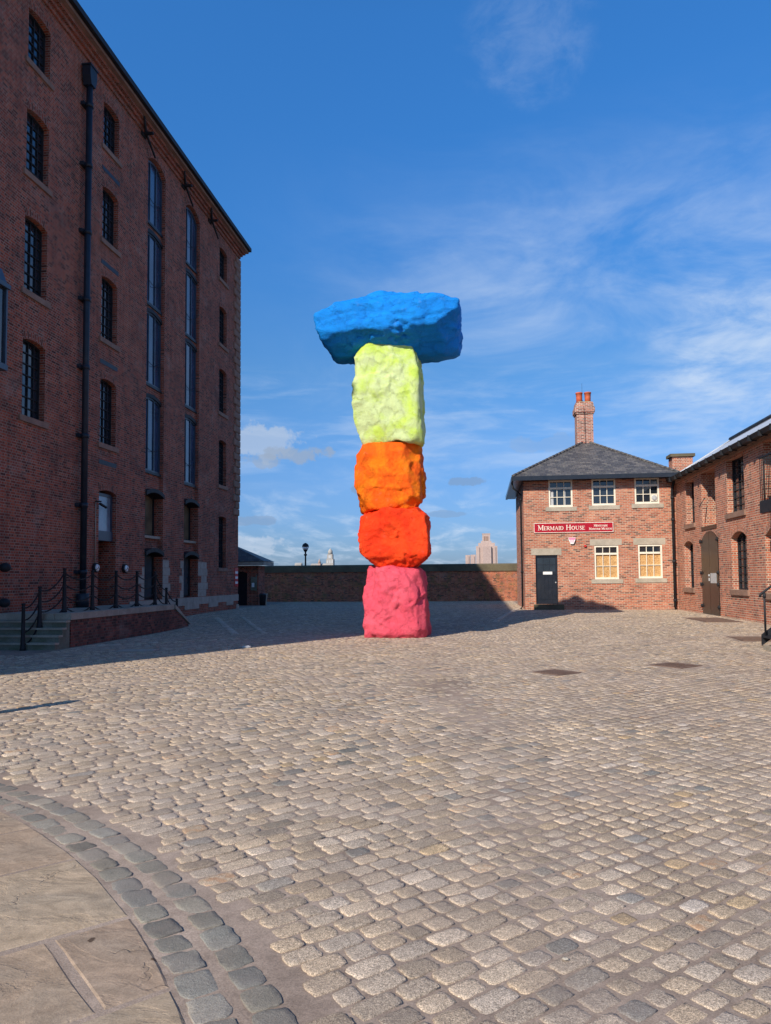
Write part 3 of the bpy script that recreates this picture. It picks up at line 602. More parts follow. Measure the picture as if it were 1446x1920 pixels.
for nm, sel, npr, prof in (('near', dist < 9, 20, [(1.0,-0.03),(0.992,-0.0035),(0.965,0.0),(0.945,0.0012),(0.6,0.0028)]),
                           ('mid', (dist >= 9) & (dist < 20), 12, [(1.0,-0.02),(0.98,-0.002),(0.95,0.001),(0.6,0.0022)]),
                           ('far', dist >= 20, 8, [(1.0,-0.016),(0.95,0.001),(0.6,0.0025)])):
    s = S[sel]; n = len(s); r = np.random.default_rng(len(nm)*13)
    a = RA + (r.random(n)-0.5)*0.03
    V, Q, T = stones(s[:,0], s[:,1], a, s[:,2]*(1-0.04*r.random(n)), s[:,3]*(1-0.07*r.random(n)), npr, prof, 100+n, tints(n, r, s[:,0], s[:,1]), jit=0.055 if npr == 20 else 0.03, sq=8.0, zoff=0.0 if npr == 20 else -0.003)
    struct(np_obj('cobbles', V, Q, 'sett', T))
# wheel track stones and edging in the shaded corner
# kerb: two arcs of blue-grey stones
for R, seed in ((KR0+0.095, 21), (KR1-0.08, 22)):
    r = np.random.default_rng(seed); th = 0.1; L = []
    while th < 1.35:
        l = 0.205+(r.random()-0.5)*0.06; L.append((th+l/R/2, l)); th += l/R
    L = np.array(L); tt = L[:,0]
    V, Q, T = stones(KC[0]+R*np.cos(tt), KC[1]+R*np.sin(tt), tt+pi/2+(r.random(len(tt))-0.5)*0.1, L[:,1]-0.010, np.full(len(tt), 0.152)*(0.9+0.2*r.random(len(tt))), 20, [(1.0,-0.03),(0.99,-0.003),(0.965,0.0005),(0.945,0.0015),(0.6,0.003)], seed,
                     np.stack([r.random(len(tt)), r.random(len(tt)), r.random(len(tt))*0.8], -1), jit=0.07, sq=6.5)
    struct(np_obj('kerb', V, Q, 'kerb', T))
# flagstones inside the kerb
sv = np.array([0.694, 0.72]); tv = np.array([-0.72, 0.694]); s0 = KC[0]*sv[0]+KC[1]*sv[1]; t0 = KC[0]*tv[0]+KC[1]*tv[1]
vv, ff, tt_ = [], [], []; rf = random.Random(4)
te = [0.9, 1.6, 2.32, 3.056, 3.82, 4.815, 5.6, 6.5, 7.3, 8.1, 8.9]
for j in range(len(te)-1):
    a, b = te[j]+0.016, te[j+1]-0.016; cuts = [-3.2]; 
    first = {3: 0.995, 4: -0.45, 5: 0.1, 2: 0.55}.get(j, 0.3+rf.random()*0.4)
    k = first; L = [first]
    while k > -4: k -= 0.75+rf.random()*0.45; L.append(k)
    L = L[::-1] + [None]
    for p, q in zip(L, L[1:]):
        n = 5; left = [(p+0.018, a+(b-a)*i/n) for i in range(n+1)]
        if q is None: right = [(s0+sqrt(max((KR0-0.01)**2-(t-t0)**2, 0)), t) for t in [a+(b-a)*i/n for i in range(n+1)]]
        else: right = [(q-0.018, a+(b-a)*i/n) for i in range(n+1)]
        tn = [rf.random(), rf.random(), rf.random()]
        if (j, q) == (4, None): tn[0] = 0.5
        base = len(vv); dz = 0.004+rf.random()*0.004; tl = (rf.random()-0.5)*0.004
        for ring, (ins, z) in enumerate(((0, -0.03), (0, -0.002), (0.012, dz))):
            for (l, t1), (rr, _) in zip(left, right):
                t2 = min(max(t1, a+ins), b-ins); w1 = rf.uniform(-0.004, 0.004)
                for s_ in (l+ins+w1, rr-ins+w1):
                    P = sv*s_+tv*t2; vv.append((P[0], P[1], z+tl*s_))
            # vertex index: base+ring*2(n+1)+2*i+side
        m = 2*(n+1)
        for i in range(n):
            A = base+2*m+2*i; ff.append((A, A+1, A+3, A+2)); tt_.append(tn)
            for rg in (0, 1):
                A = base+rg*m+2*i; ff.append((A, A+m, A+m+2, A+2)); ff.append((A+1, A+3, A+3+m, A+1+m))
        for rg in (0, 1):
            A = base+rg*m; ff.append((A, A+1, A+1+m, A+m)); A = base+rg*m+2*n; ff.append((A, A+m, A+1+m, A+1))
        tt_ += [tn]*0
        if 'tv_' not in globals(): tv_ = []
        tv_ += [tn]*(3*m)
T = np.ones((len(vv), 4)); T[:, :3] = np.array(tv_)
struct(np_obj('flagstones', np.array(vv), np.array(ff), 'flag', T, smooth=False))
# stone wheel tracks near the warehouse corner
def track(name, x0, y0, x1, y1, wdt, step=0.5):
    n = int(math.hypot(x1-x0, y1-y0)/step); a = math.atan2(y1-y0, x1-x0); t = (np.arange(n)+0.5)/n; r = np.random.default_rng(int(abs(x0*100)))
    V, Q, T = stones(x0+(x1-x0)*t, y0+(y1-y0)*t, np.full(n, a), np.full(n, step-0.03), np.full(n, wdt), 12, [(1.0,-0.02),(0.97,0.006),(0.9,0.014)], 77, np.stack([np.full(n, 0.9)*(0.85+0.15*r.random(n)), r.random(n)*0.5+0.4, r.random(n)*0.8], -1), sq=8, jit=0.02)
    struct(np_obj(name, V, Q, 'sett', T))
track('track_stones', -10.9, 29.5, -7.6, 22.3, 0.26); track('track_stones', -9.9, 29.8, -6.75, 22.6, 0.20)
track('track_stones', 0.45, 27.5, 2.6, 42.5, 0.22); track('track_stones', -10.3, 18.2, -6.9, 20.6, 0.16, 0.3)

for k, ((px, py), a, b, an) in enumerate(plates):
    z = float(gz(px, py)) + (0.006 if k != 4 else 0.004); mb = MB(); ca, sa = cos(an), sin(an); ax = Vector((ca, sa, 0)); ay = Vector((-sa, ca, 0)); c = Vector((px, py, z))
    L = ['small rusty square drain cover nearest the middle of the sunlit cobbles', 'rusty square cover in the cobbles right of the nearest cover', 'long dark iron trapdoor plate in the cobbles before the tarred double doors',
         'narrow rust red cover in the cobbles beside the black handrail', 'pale stone slab in the shaded cobbles below the chain fence', 'dark iron cover in the cobbles at the left edge'][k]
    t = thing('cover_slab' if k == 4 else 'drain_cover', L, 'paving slab' if k == 4 else 'drain cover', (px, py, z), None if k == 4 else 'iron covers set in the cobbles')
    mb.obox(c-Vector((0,0,0.02)), ax*(a/2-0.05), ay*(b/2-0.05), Vector((0,0,0.02)))
    if k != 4:
        for i in range(-3, 4): mb.obox(c+ay*(i*(b-0.16)/7)+Vector((0,0,0.003)), ax*(a/2-0.08), ay*0.018, Vector((0,0,0.003)))
    emit('plate', mb, 'granite_white' if k == 4 else 'rust', t)
    fm = MB()
    for sgn in (-1, 1):
        fm.obox(c+ay*sgn*(b/2-0.02)-Vector((0,0,0.018)), ax*(a/2), ay*0.022, Vector((0,0,0.022)))
        fm.obox(c+ax*sgn*(a/2-0.02)-Vector((0,0,0.018)), ax*0.022, ay*(b/2-0.043), Vector((0,0,0.022)))
    emit('frame', fm, 'granite_white' if k == 4 else 'rust', t)

# ------------------------------------------------------------------ warehouse on the left
WX = -12.6; WY0, WY1 = 5.4, 37.3
wh = thing('warehouse', 'tall dark red brick dock warehouse in shade with iron windows and eaves cornice', 'warehouse', (WX, 21, 0))
pl = Plane((WX, 0, 0), (0, 1, 0), (1, 0, 0))
rows_ = [(16.55, 18.17), (13.28, 15.2), (9.88, 12.08), (6.3, 8.55)]
ops = []; wins = []
for yc in (7.7, 11.95, 18.86, 23.1, 34.38):
    for i, (a, b) in enumerate(rows_):
        o = (yc, yc+1.08, a, b, 0.10, 0.30); ops.append(o); wins.append(o)
gw = (34.4, 35.45, 2.26, 4.78, 0.04, 0.30); ops.append(gw); wins.append(gw)
door = (23.1, 24.28, 0.87, 4.76, 0.10, 0.75); ops.append(door)
bays = [(26.5, 28.1, 0.95, 18.34, 0.32, 0.55), (30.2, 31.8, 0.95, 18.34, 0.32, 0.55), (15.0, 16.6, 0.95, 18.34, 0.32, 0.55)]
ops += bays
mb = MB(); wall(mb, pl, WY0, WY1, -0.1, 18.75, ops)
far = Plane((-24.0, WY1, 0), (1, 0, 0), (0, 1, 0)); wall(mb, far, 0, 11.4, -0.1, 18.75, [])
near = Plane((-24.0, WY0, 0), (1, 0, 0), (0, -1, 0)); wall(mb, near, 0, 11.4, -0.1, 18.75, [])
mb.face([(-24, WY1, -0.1), (-24, WY0, -0.1), (-24, WY0, 18.75), (-24, WY1, 18.75)])
for o in bays: pl.pbox(mb, o[0], o[1], 0.9, 18.5, 0.55, 0.60)
pl.pbox(mb, door[0], door[1], 0.8, 4.8, 0.75, 0.80)
emit('wall', mb, 'brick_dock', wh)
for o in ops: mb = MB(); voussoir(mb, pl, o, 0.24 if o[1]-o[0] < 1.5 else 0.36); emit('brick_arch', mb, 'brick_dock', wh)
for o in wins: window(pl, o, 0.22, 4, 7 if o[3]-o[2] > 1.8 else 6, wh, sill=('sill_red', 0.14, 0.06, 0.16), bar=0.028)
# loading bays: a tier of panels between bands and iron lintels
tiers = [(15.72, 18.30, 0.32), (12.5, 15.36, 0.16), (9.32, 12.22, 0.16), (5.92, 8.86, 0.16), (3.42, 5.14, 0.16), (0.97, 2.84, 0.16)]
for bi, o in enumerate(bays):
    a, b = o[0], o[1]
    for ti, (z0, z1, rise) in enumerate(tiers):
        dp = 0.20 if ti < 4 else 0.42
        gm = 'glass_blue' if ti < 4 else ('glass_ochre' if ti == 4 else 'glass_teal')
        w_ = window(pl, (a+0.002, b-0.002, z0, z1-0.03, rise), dp, 3 if ti < 4 else 2, 1, wh, 'blue_iron' if ti < 4 else 'black_iron', gm, bar=0.05, fr=0.07, name='loading_door' if ti == 5 else 'loading_window')
    for ti in range(1, 6):
        z1 = tiers[ti][1]; zt = tiers[ti-1][0]; dd = 0.16 if ti < 5 else 0.2; oo = (a, b, 0, z1, 0.16)
        mb = MB(); X = us(oo, 8)                # brick band over the arch
        for u, v in zip(X, X[1:]): mb.prism([pl.P(u, arc(oo, u)+0.10, dd), pl.P(v, arc(oo, v)+0.10, dd), pl.P(v, zt-0.10, dd), pl.P(u, zt-0.10, dd)], -pl.N*0.30)
        emit('brick_band', mb, 'brick_dock', wh)
        mb = MB(); pr_ = 0.10 if ti < 4 else -0.07
        for u, v in zip(X, X[1:]): mb.prism([pl.P(u, arc(oo, u)-0.05, pr_), pl.P(v, arc(oo, v)-0.05, pr_), pl.P(v, arc(oo, v)+0.10, pr_), pl.P(u, arc(oo, u)+0.10, pr_)], -pl.N*(0.50-pr_))
        emit('iron_lintel', mb, 'black_iron', wh)
        mb = MB(); pl.pbox(mb, a+0.003, b-0.003, zt-0.10, zt+0.0, 0.10, 0.5); emit('iron_sill', mb, 'pipe' if ti < 5 else 'sandstone', wh)
    for z in (16.9, 13.6, 10.4, 7.0):           # guard chains
        mb = MB(); pts = [pl.P(a+0.02+(b-a-0.04)*t/8, z-0.28*(1-(2*t/8-1)**2), 0.12) for t in range(9)]; mb.tube(pts, 0.012, 5); emit('guard_chain', mb, 'black_iron', wh)
# arched doorway with hanging glass box
mb = MB(); pl.pbox(mb, door[0]+0.04, door[1]-0.04, 3.05, 3.38, 0.10, 0.70); pl.pbox(mb, door[0]+0.003, door[0]+0.06, 3.38, 4.62, 0.14, 0.22); pl.pbox(mb, door[1]-0.10, door[1]-0.003, 3.38, 4.62, 0.14, 0.22); pl.pbox(mb, door[0]+0.06, door[1]-0.10, 4.56, 4.66, 0.14, 0.22)
wb = emit('glazed_box', mb, 'blue_iron', wh)
mb = MB(); pl.pbox(mb, door[0]+0.06, door[1]-0.10, 3.38, 4.56, 0.17, 0.19); emit('glass', mb, 'glass_pale', wb)
# pale stone blocks at the loading doors and plinth
mb = MB()
def blk(u0, u1, v0, v1, dp=-0.006):
    pl.pbox(mb, u0+0.004, u1-0.004, v0+0.004, v1-0.004, dp, 0.05)
z = 0.95
for i, (wl_, wr) in enumerate([(0.42, 0.55), (0.25, 0.75), (0.5, 0.55), (0.2, 0.7), (0.4, 0.6)]):
    if i < 4: blk(26.5-wl_, 26.495, z, z+0.31)
    blk(28.105, 28.1+wr, z, z+0.31); 
    if i != 2: blk(31.805, 31.8+wr+0.45, z, z+0.31)
    else: blk(32.2, 32.85, z, z+0.31)
    blk(30.2-wl_*0.9, 30.195, z, z+0.31); z += 0.31
xs_ = [25.3, 26.4, 28.2, 29.3, 30.3, 31.9, 33.1, 34.3, 35.5, 36.5, 37.31]
for i, (a, b) in enumerate(zip(xs_, xs_[1:])): blk(a, b, 0.60 if i % 2 else 0.42, 0.94, -0.03)
pl.pbox(mb, 37.0, 37.34, 0.0, 0.42, -0.03, 0.05)
emit('pale_stone_blocks', mb, 'granite_white', wh)
# jamb facing stones inside the door reveals
# rock-faced quoins on the far corner
mb = MB(); z = 5.0; i = 0
while z < 18.6:
    h = 0.36; u0 = 36.75 if i % 2 else 36.45
    e = 0.0 if z > 5.9 else (0.06 if z > 5.4 else 0.14)
    L = 0.13-e
    c = Vector(((WX-0.3+WX+0.055)/2, (u0+WY1+L)/2, z+h/2)); hx, hy, hz = 0.178, (WY1+L-u0)/2, h/2-0.012
    P = []
    for sx, sy, sz in ((1,-1,-1),(1,1,-1),(1,1,1),(1,-1,1)): P.append(c+Vector((sx*hx, sy*hy, sz*hz)))
    Bk = [p-Vector((0.36,0,0)) for p in P]; fr_ = [c+Vector((hx+0.03, sy*(hy-0.05), sz*(hz-0.05))) for sy, sz in ((-1,-1),(1,-1),(1,1),(-1,1))]
    mb.face(fr_)
    for a in range(4): b = (a+1) % 4; mb.face([P[a], P[b], fr_[b], fr_[a]]); mb.face([Bk[a], Bk[b], P[b], P[a]])
    z += h; i += 1
emit('quoins', mb, 'sill_red', wh)
# cornice, gutter, roof
mb = MB()
for z0, z1, p in ((18.75, 18.9, 0.07), (18.9, 19.03, 0.16), (19.03, 19.14, 0.27)): mb.box(-24, WX+p, WY0-0.03, WY1+p, z0, z1)
emit('cornice', mb, 'brick_dock', wh)
mb = MB(); mb.box(-24.1, WX+0.42, WY0-0.05, WY1+0.36, 19.14, 19.25)
emit('eaves_stone', mb, 'sill_red', wh)
mb = MB(); mb.box(WX+0.1, WX+0.56, WY0-0.06, WY1+0.42, 19.25, 19.44); emit('gutter', mb, 'black_iron', wh)
mb = MB(); zr = 21.6; mb.face([(WX+0.3, WY0-0.3, 19.36), (WX+0.3, WY1+0.3, 19.36), (-18.3, WY1-4.5, zr), (-18.3, WY0+4.5, zr)])
mb.face([(-24, WY1+0.3, 19.36), (-24, WY0-0.3, 19.36), (-18.3, WY0+4.5, zr), (-18.3, WY1-4.5, zr)])
mb.face([(WX+0.3, WY1+0.3, 19.36), (-24, WY1+0.3, 19.36), (-18.3, WY1-4.5, zr)]); mb.face([(-24, WY0-0.3, 19.36), (WX+0.3, WY0-0.3, 19.36), (-18.3, WY0+4.5, zr)])
emit('roof', mb, 'slate', wh)
# big downpipe with hopper
mb = MB(); yx = 21.82
mb.tube([(WX+0.20, yx, 0.87), (WX+0.20, yx, 18.0)], 0.10, 14)
for z in [1.9, 4.0, 6.2, 8.4, 10.6, 12.8, 15.0, 17.0]: mb.tube([(WX+0.20, yx, z), (WX+0.20, yx, z+0.14)], 0.125, 14); mb.box(WX, WX+0.12, yx-0.20, yx+0.20, z+0.02, z+0.13)
mb.tube([(WX+0.20, yx, 0.87), (WX+0.20, yx, 1.3)], 0.19, 14)
emit('downpipe', mb, 'pipe', wh)
mb = MB(); mb.prism([(WX+0.06, yx-0.13, 17.7), (WX+0.06, yx+0.13, 17.7), (WX+0.06, yx+0.21, 18.0), (WX+0.06, yx+0.21, 18.3), (WX+0.06, yx-0.21, 18.3), (WX+0.06, yx-0.21, 18.0)], (0.28, 0, 0)); mb.box(WX+0.04, WX+0.37, yx-0.24, yx+0.24, 18.3, 18.35)
emit('pipe_hopper', mb, 'pipe', wh)
# blue brick vents below sills
for z in (15.68, 12.42, 9.0, 5.6):
    mb = MB(); pl.pbox(mb, 23.05, 24.25, z, z+0.15, -0.008, 0.03); emit('air_vent', mb, 'pipe', wh)
# hoist brackets under the eaves
for yj in (25.5, 29.3, 32.45):
    mb = MB(); mb.tube([(WX+0.30, yj, 19.05), (WX+0.10, yj+0.6, 18.75), (WX+0.22, yj+1.15, 18.1)], [0.035, 0.055, 0.035], 8)
    mb.box(WX+0.0, WX+0.42, yj+0.46, yj+0.58, 18.67, 18.74); mb.box(WX-0.05, WX+0.06, yj+0.36, yj+0.68, 18.6, 18.8)
    emit('hoist_bracket', mb, 'black_iron', wh)
# bulkhead lights, conduit, camera
for yy in (22.86, 24.87):
    mb = MB(); mb.tube([(WX, yy, 2.12), (WX+0.10, yy, 2.12)], 0.155, 20); l = emit('wall_light', mb, 'black_iron', wh)
    mb = MB(); mb.tube([(WX+0.10, yy, 2.12), (WX+0.13, yy, 2.12), (WX+0.15, yy, 2.12)], [0.125, 0.11, 0.05], 20); emit('diffuser', mb, 'white', l)
    mb = MB()
    for a in (90, 210, 330): mb.tube([(WX+0.155, yy, 2.12), (WX+0.12, yy+0.13*cos(radians(a)), 2.12+0.13*sin(radians(a)))], 0.012, 5)
    emit('guard', mb, 'black_iron', l)
mb = MB(); mb.tube([(WX+0.02, 22.86, 2.3), (WX+0.02, 22.86, 4.3)], 0.018, 6); emit('conduit', mb, 'sandstone', wh)
mb = MB(); mb.box(WX, WX+0.22, 22.84, 22.88, 4.28, 4.32); mb.tube([(WX+0.2, 22.80, 4.22), (WX+0.26, 23.1, 4.12)], 0.045, 8); emit('security_camera', mb, 'black_iron', wh)
# red notice by the corner
mb = MB(); mb.box(WX, WX+0.02, 36.75, 37.25, 1.35, 2.30); rn = emit('notice_board', mb, 'red', wh, 'red notice panel low on the far corner of the wall')
mb = MB()
for z in (2.0, 1.74, 1.48): mb.box(WX+0.021, WX+0.024, 36.80, 37.20, z, z+0.12)
emit('notice_panel', mb, 'white', rn)
# left edge: big iron lantern on a bracket and two round fittings
mb = MB(); y0, y1, x1 = 17.05, 17.5, WX+0.42
for yy in (y0, y1):
    for xx in (WX+0.1, x1): mb.box(xx-0.03, xx+0.03, yy-0.03, yy+0.03, 7.3, 9.3)
mb.box(WX+0.05, x1+0.05, y0-0.05, y1+0.05, 7.15, 7.3); mb.box(WX+0.05, x1+0.08, y0-0.08, y1+0.08, 9.3, 9.42)
mb.prism([(WX+0.06, y0, 9.42), (x1+0.03, y0, 9.42), ((WX+0.28), y0, 9.85)], (0, y1-y0, 0)); mb.tube([(WX, 17.2, 6.9), (WX+0.28, 17.2, 7.15)], 0.05, 8); mb.tube([(WX+0.28, 17.2, 6.75), (WX+0.28, 17.2, 7.15)], [0.03, 0.1], 8)
ln = emit('wall_lantern', mb, 'blue_iron', wh)
mb = MB(); mb.box(WX+0.13, x1-0.03, y0+0.03, y1-0.03, 7.3, 9.3); emit('glass', mb, 'glass', ln)
for z in (2.06, 1.14):
    mb = MB(); mb.lathe((WX+0.24, 17.93, z-0.12), [(0.05, 0), (0.13, 0.05), (0.15, 0.12), (0.13, 0.19), (0.05, 0.24)], 14); mb.tube([(WX, 17.93, z), (WX+0.2, 17.93, z)], 0.05, 8); emit('iron_fender', mb, 'black_iron', wh)

# ------------------------------------------------------------------ raised loading platform with steps
PX = -10.42; PT = 0.87
pf = thing('loading_platform', 'raised stone topped brick platform with mossy steps against the warehouse', 'platform', (-11.5, 21, 0))
mb = MB(); mb.box(WX+0.012, PX-0.03, 17.85, 24.3, -0.1, PT-0.17); mb.prism([(PX-0.03, 24.3, -0.1), (PX-0.03, 25.6, -0.1), (PX-0.03, 25.5, 0.12), (PX-0.03, 24.3, PT-0.17)], (WX+0.012-PX+0.03, 0, 0)); emit('brick_base', mb, 'brick_old', pf)
mb = MB(); y = 17.8
while y < 24.2: mb.box(PX-0.45, PX, y+0.004, min(y+1.28, 24.3)-0.004, PT-0.168, PT); y += 1.28
mb.box(WX+0.012, PX-0.458, 17.8, 24.3, PT-0.168, PT-0.004); emit('coping', mb, 'sandstone', pf)
mb = MB(); mb.prism([(PX, 24.31, PT-0.15), (PX, 25.62, 0.12), (PX, 25.5, 0.22), (PX, 24.31, PT)], (-0.5, 0, 0)); emit('sloping_coping', mb, 'sandstone', pf)
for i in range(4):
    z = PT-0.174*(i+1); ya = 17.79-0.165*(i+1); mb = MB(); mb.box(WX+0.012, PX-0.03, ya, ya+0.163, -0.1, z-0.05); sp1 = emit('step', mb, 'steps', pf)
    mb = MB(); mb.box(WX+0.012, PX-0.01, ya-0.03, ya+0.163, z-0.048, z); emit('tread', mb, 'sandstone', sp1)

# ------------------------------------------------------------------ posts and chains
cf = thing('chain_fence', 'row of black iron posts joined by four hanging chains along the raised platform', 'chain fence', (-11.0, 21, PT))
posts = [(-11.22, 17.02, 0.0, 1.16), (-11.12, 17.54, 0.52, 1.05), (-11.0, 18.45, PT, 1.17), (-11.0, 19.88, PT, 1.13), (-11.0, 21.25, PT, 1.13), (-11.0, 22.62, PT, 1.13), (-11.0, 23.95, PT, 1.13), (-10.95, 24.75, 0.52, 0.92), (-10.95, 25.65, 0.10, 0.93)]
for px, py, pz, ph in posts:
    mb = MB(); mb.lathe((px, py, pz), [(0.075, 0), (0.07, 0.05), (0.058, 0.10), (0.045, ph*0.55), (0.040, ph-0.13), (0.052, ph-0.11), (0.040, ph-0.09), (0.040, ph-0.05), (0.055, ph-0.03), (0.045, ph-0.005), (0.02, ph)], 14)
    emit('post', mb, 'black_iron', cf)
for (ax, ay, az, ah), (bx, by, bz, bh) in zip(posts, posts[1:]):
    for fr_ in (0.90, 0.64, 0.38, 0.12):
        A = Vector((ax, ay, az+ah*fr_)); B = Vector((bx, by, bz+bh*fr_)); L = (B-A).length; n = 20; mb = MB(); sag = 0.17 if L > 1 else 0.13
        pts = [A.lerp(B, t/n)-Vector((0, 0, sag*(1-(2*t/n-1)**2))) for t in range(n+1)]
        for i in range(n):                      # chunky links, alternately upright and flat
            p, q = pts[i], pts[i+1]; d = (q-p).normalized(); side = d.cross(Vector((0,0,1))).normalized(); up = side.cross(d); e = side if i % 2 else up
            mb.obox((p+q)/2, d*(q-p).length*0.62, e*0.017, (up if i % 2 else side)*0.009)
        emit('chain', mb, 'black_iron', cf)

# ------------------------------------------------------------------ hut behind the warehouse corner
hut = thing('brick_hut', 'low slate roofed brick hut in shade behind the warehouse corner', 'hut', (-14.5, 43, 0.2))
hp = Plane((-17, 41.8, 0), (1, 0, 0), (0, -1, 0)); hd = (3.02, 3.62, 0.2, 2.15, 0.08, 0.25)
hd = (2.75, 3.42, 0.2, 2.15, 0.08, 0.25)
mb = MB(); wall(mb, hp, 0, 4.1, 0.1, 2.5, [hd]); he = Plane((-12.9, 41.8, 0), (0, 1, 0), (1, 0, 0)); wall(mb, he, 0, 1.25, 0.1, 2.5, [])
mb.face([(-12.9, 43.05, 0.1), (-17, 43.05, 0.1), (-17, 43.05, 2.5), (-12.9, 43.05, 2.5)]); emit('wall', mb, 'brick_dock', hut)
mb = MB(); hp.pbox(mb, hd[0], hd[1], 0.2, 2.15, 0.2, 0.26); emit('door', mb, 'black_paint', hut)
mb = MB(); e = 2.74; mb.face([(-17.5, 41.3, e), (-12.4, 41.3, e), (-15.0, 42.4, 3.92)]); mb.face([(-12.4, 41.3, e), (-12.4, 43.5, e), (-15.0, 42.4, 3.92)]); mb.face([(-12.4, 43.5, e), (-17.5, 43.5, e), (-15.0, 42.4, 3.92)]); mb.face([(-17.5, 43.5, e), (-17.5, 41.3, e), (-15.0, 42.4, 3.92)]); mb.face([(-17.5, 43.5, e), (-12.4, 43.5, e), (-12.4, 41.3, e), (-17.5, 41.3, e)]); emit('roof', mb, 'slate', hut)
mb = MB(); mb.box(-17.4, -12.45, 41.34, 41.38, 2.50, 2.72); mb.box(-12.48, -12.44, 41.38, 43.4, 2.50, 2.72); emit('fascia_board', mb, 'granite_white', hut)
mb = MB(); mb.box(-13.3, -12.98, 41.62, 41.795, 1.05, 1.85); mb.tube([(-12.98, 41.7, 1.0), (-12.98, 41.7, 1.95)], 0.03, 6); mt = emit('meter_box', mb, 'steps', hut)
mb = MB(); mb.box(-13.24, -13.08, 41.605, 41.619, 1.25, 1.5); emit('label_plate', mb, 'white', mt)
wb2 = thing('rubbish_bin', 'dark bin and leaning rubbish against the shaded hut corner', 'bin', (-12.6, 41.6, 0.2))
mb = MB(); mb.lathe((-12.55, 41.5, 0.2), [(0.17, 0), (0.20, 0.55), (0.22, 0.6)], 14); emit('bin_body', mb, 'black_iron', wb2); mb = MB(); mb.lathe((-12.55, 41.5, 0.8), [(0.23, 0), (0.2, 0.06), (0.08, 0.1)], 14); emit('lid', mb, 'black_paint', wb2)
mb = MB(); mb.obox((-12.28, 41.35, 0.55), (0.03, 0, 0.01), (0, 0.02, 0), (0.03, 0, 0.34)); emit('wood_offcut', mb, 'lintel', wb2)

# ------------------------------------------------------------------ quay wall
qw = thing('quay_wall', 'long low brick wall with dark stone coping across the back of the square', 'wall', (-6, 48, 0.2))
mb = MB(); mb.box(-19, 2.5, 48, 48.45, -0.1, 2.12); emit('wall', mb, 'brick_wall', qw)
mb = MB(); x = -19.0
while x < 2.4:
    l = 1.5; mb.prism([(x+0.003, 47.93, 2.12), (x+0.003, 48.52, 2.12), (x+0.003, 48.52, 2.50), (x+0.003, 48.35, 2.60), (x+0.003, 48.05, 2.60), (x+0.003, 47.93, 2.52)], (min(l, 2.5-x)-0.006, 0, 0)); x += l
emit('coping', mb, 'coping', qw)

# ------------------------------------------------------------------ Mermaid house
k = 0.9333
def kz(z): return 1.7+(z-1.7)*k
HX0, HX1, HY0, HY1 = 1.95, 8.77, 35.0, 42.5
mh = thing('brick_house', 'two storey sunlit brick house with hipped slate roof and red name sign', 'house', (5.3, 38, 0.2))
hf = Plane((0, HY0, 0), (1, 0, 0), (0, -1, 0)); EZ = 6.16
W = {}
def kw(x0, z1, x1, z0, dep=0.10): return (x0*k, x1*k, kz(z0), kz(z1), 0, dep)
up_ = [kw(3.33, 6.50, 4.50, 5.17), kw(5.42, 6.53, 6.57, 5.21), kw(7.47, 6.53, 8.64, 5.25)]
lo_ = [kw(5.48, 3.23, 6.64, 1.57), kw(7.56, 3.25, 8.70, 1.60)]
dr = (2.63*k, 3.70*k, kz(0.36), kz(2.79), 0, 0.20)
mb = MB(); wall(mb, hf, HX0, HX1, -0.1, EZ, up_+lo_+[dr])
mb.face([(HX0, HY1, -0.1), (HX0, HY0, -0.1), (HX0, HY0, EZ), (HX0, HY1, EZ)]); mb.face([(HX1, HY0, -0.1), (HX1, HY1, -0.1), (HX1, HY1, EZ), (HX1, HY0, EZ)]); mb.face([(HX1, HY1, -0.1), (HX0, HY1, -0.1), (HX0, HY1, EZ), (HX1, HY1, EZ)])
emit('wall', mb, 'brick_house', mh)
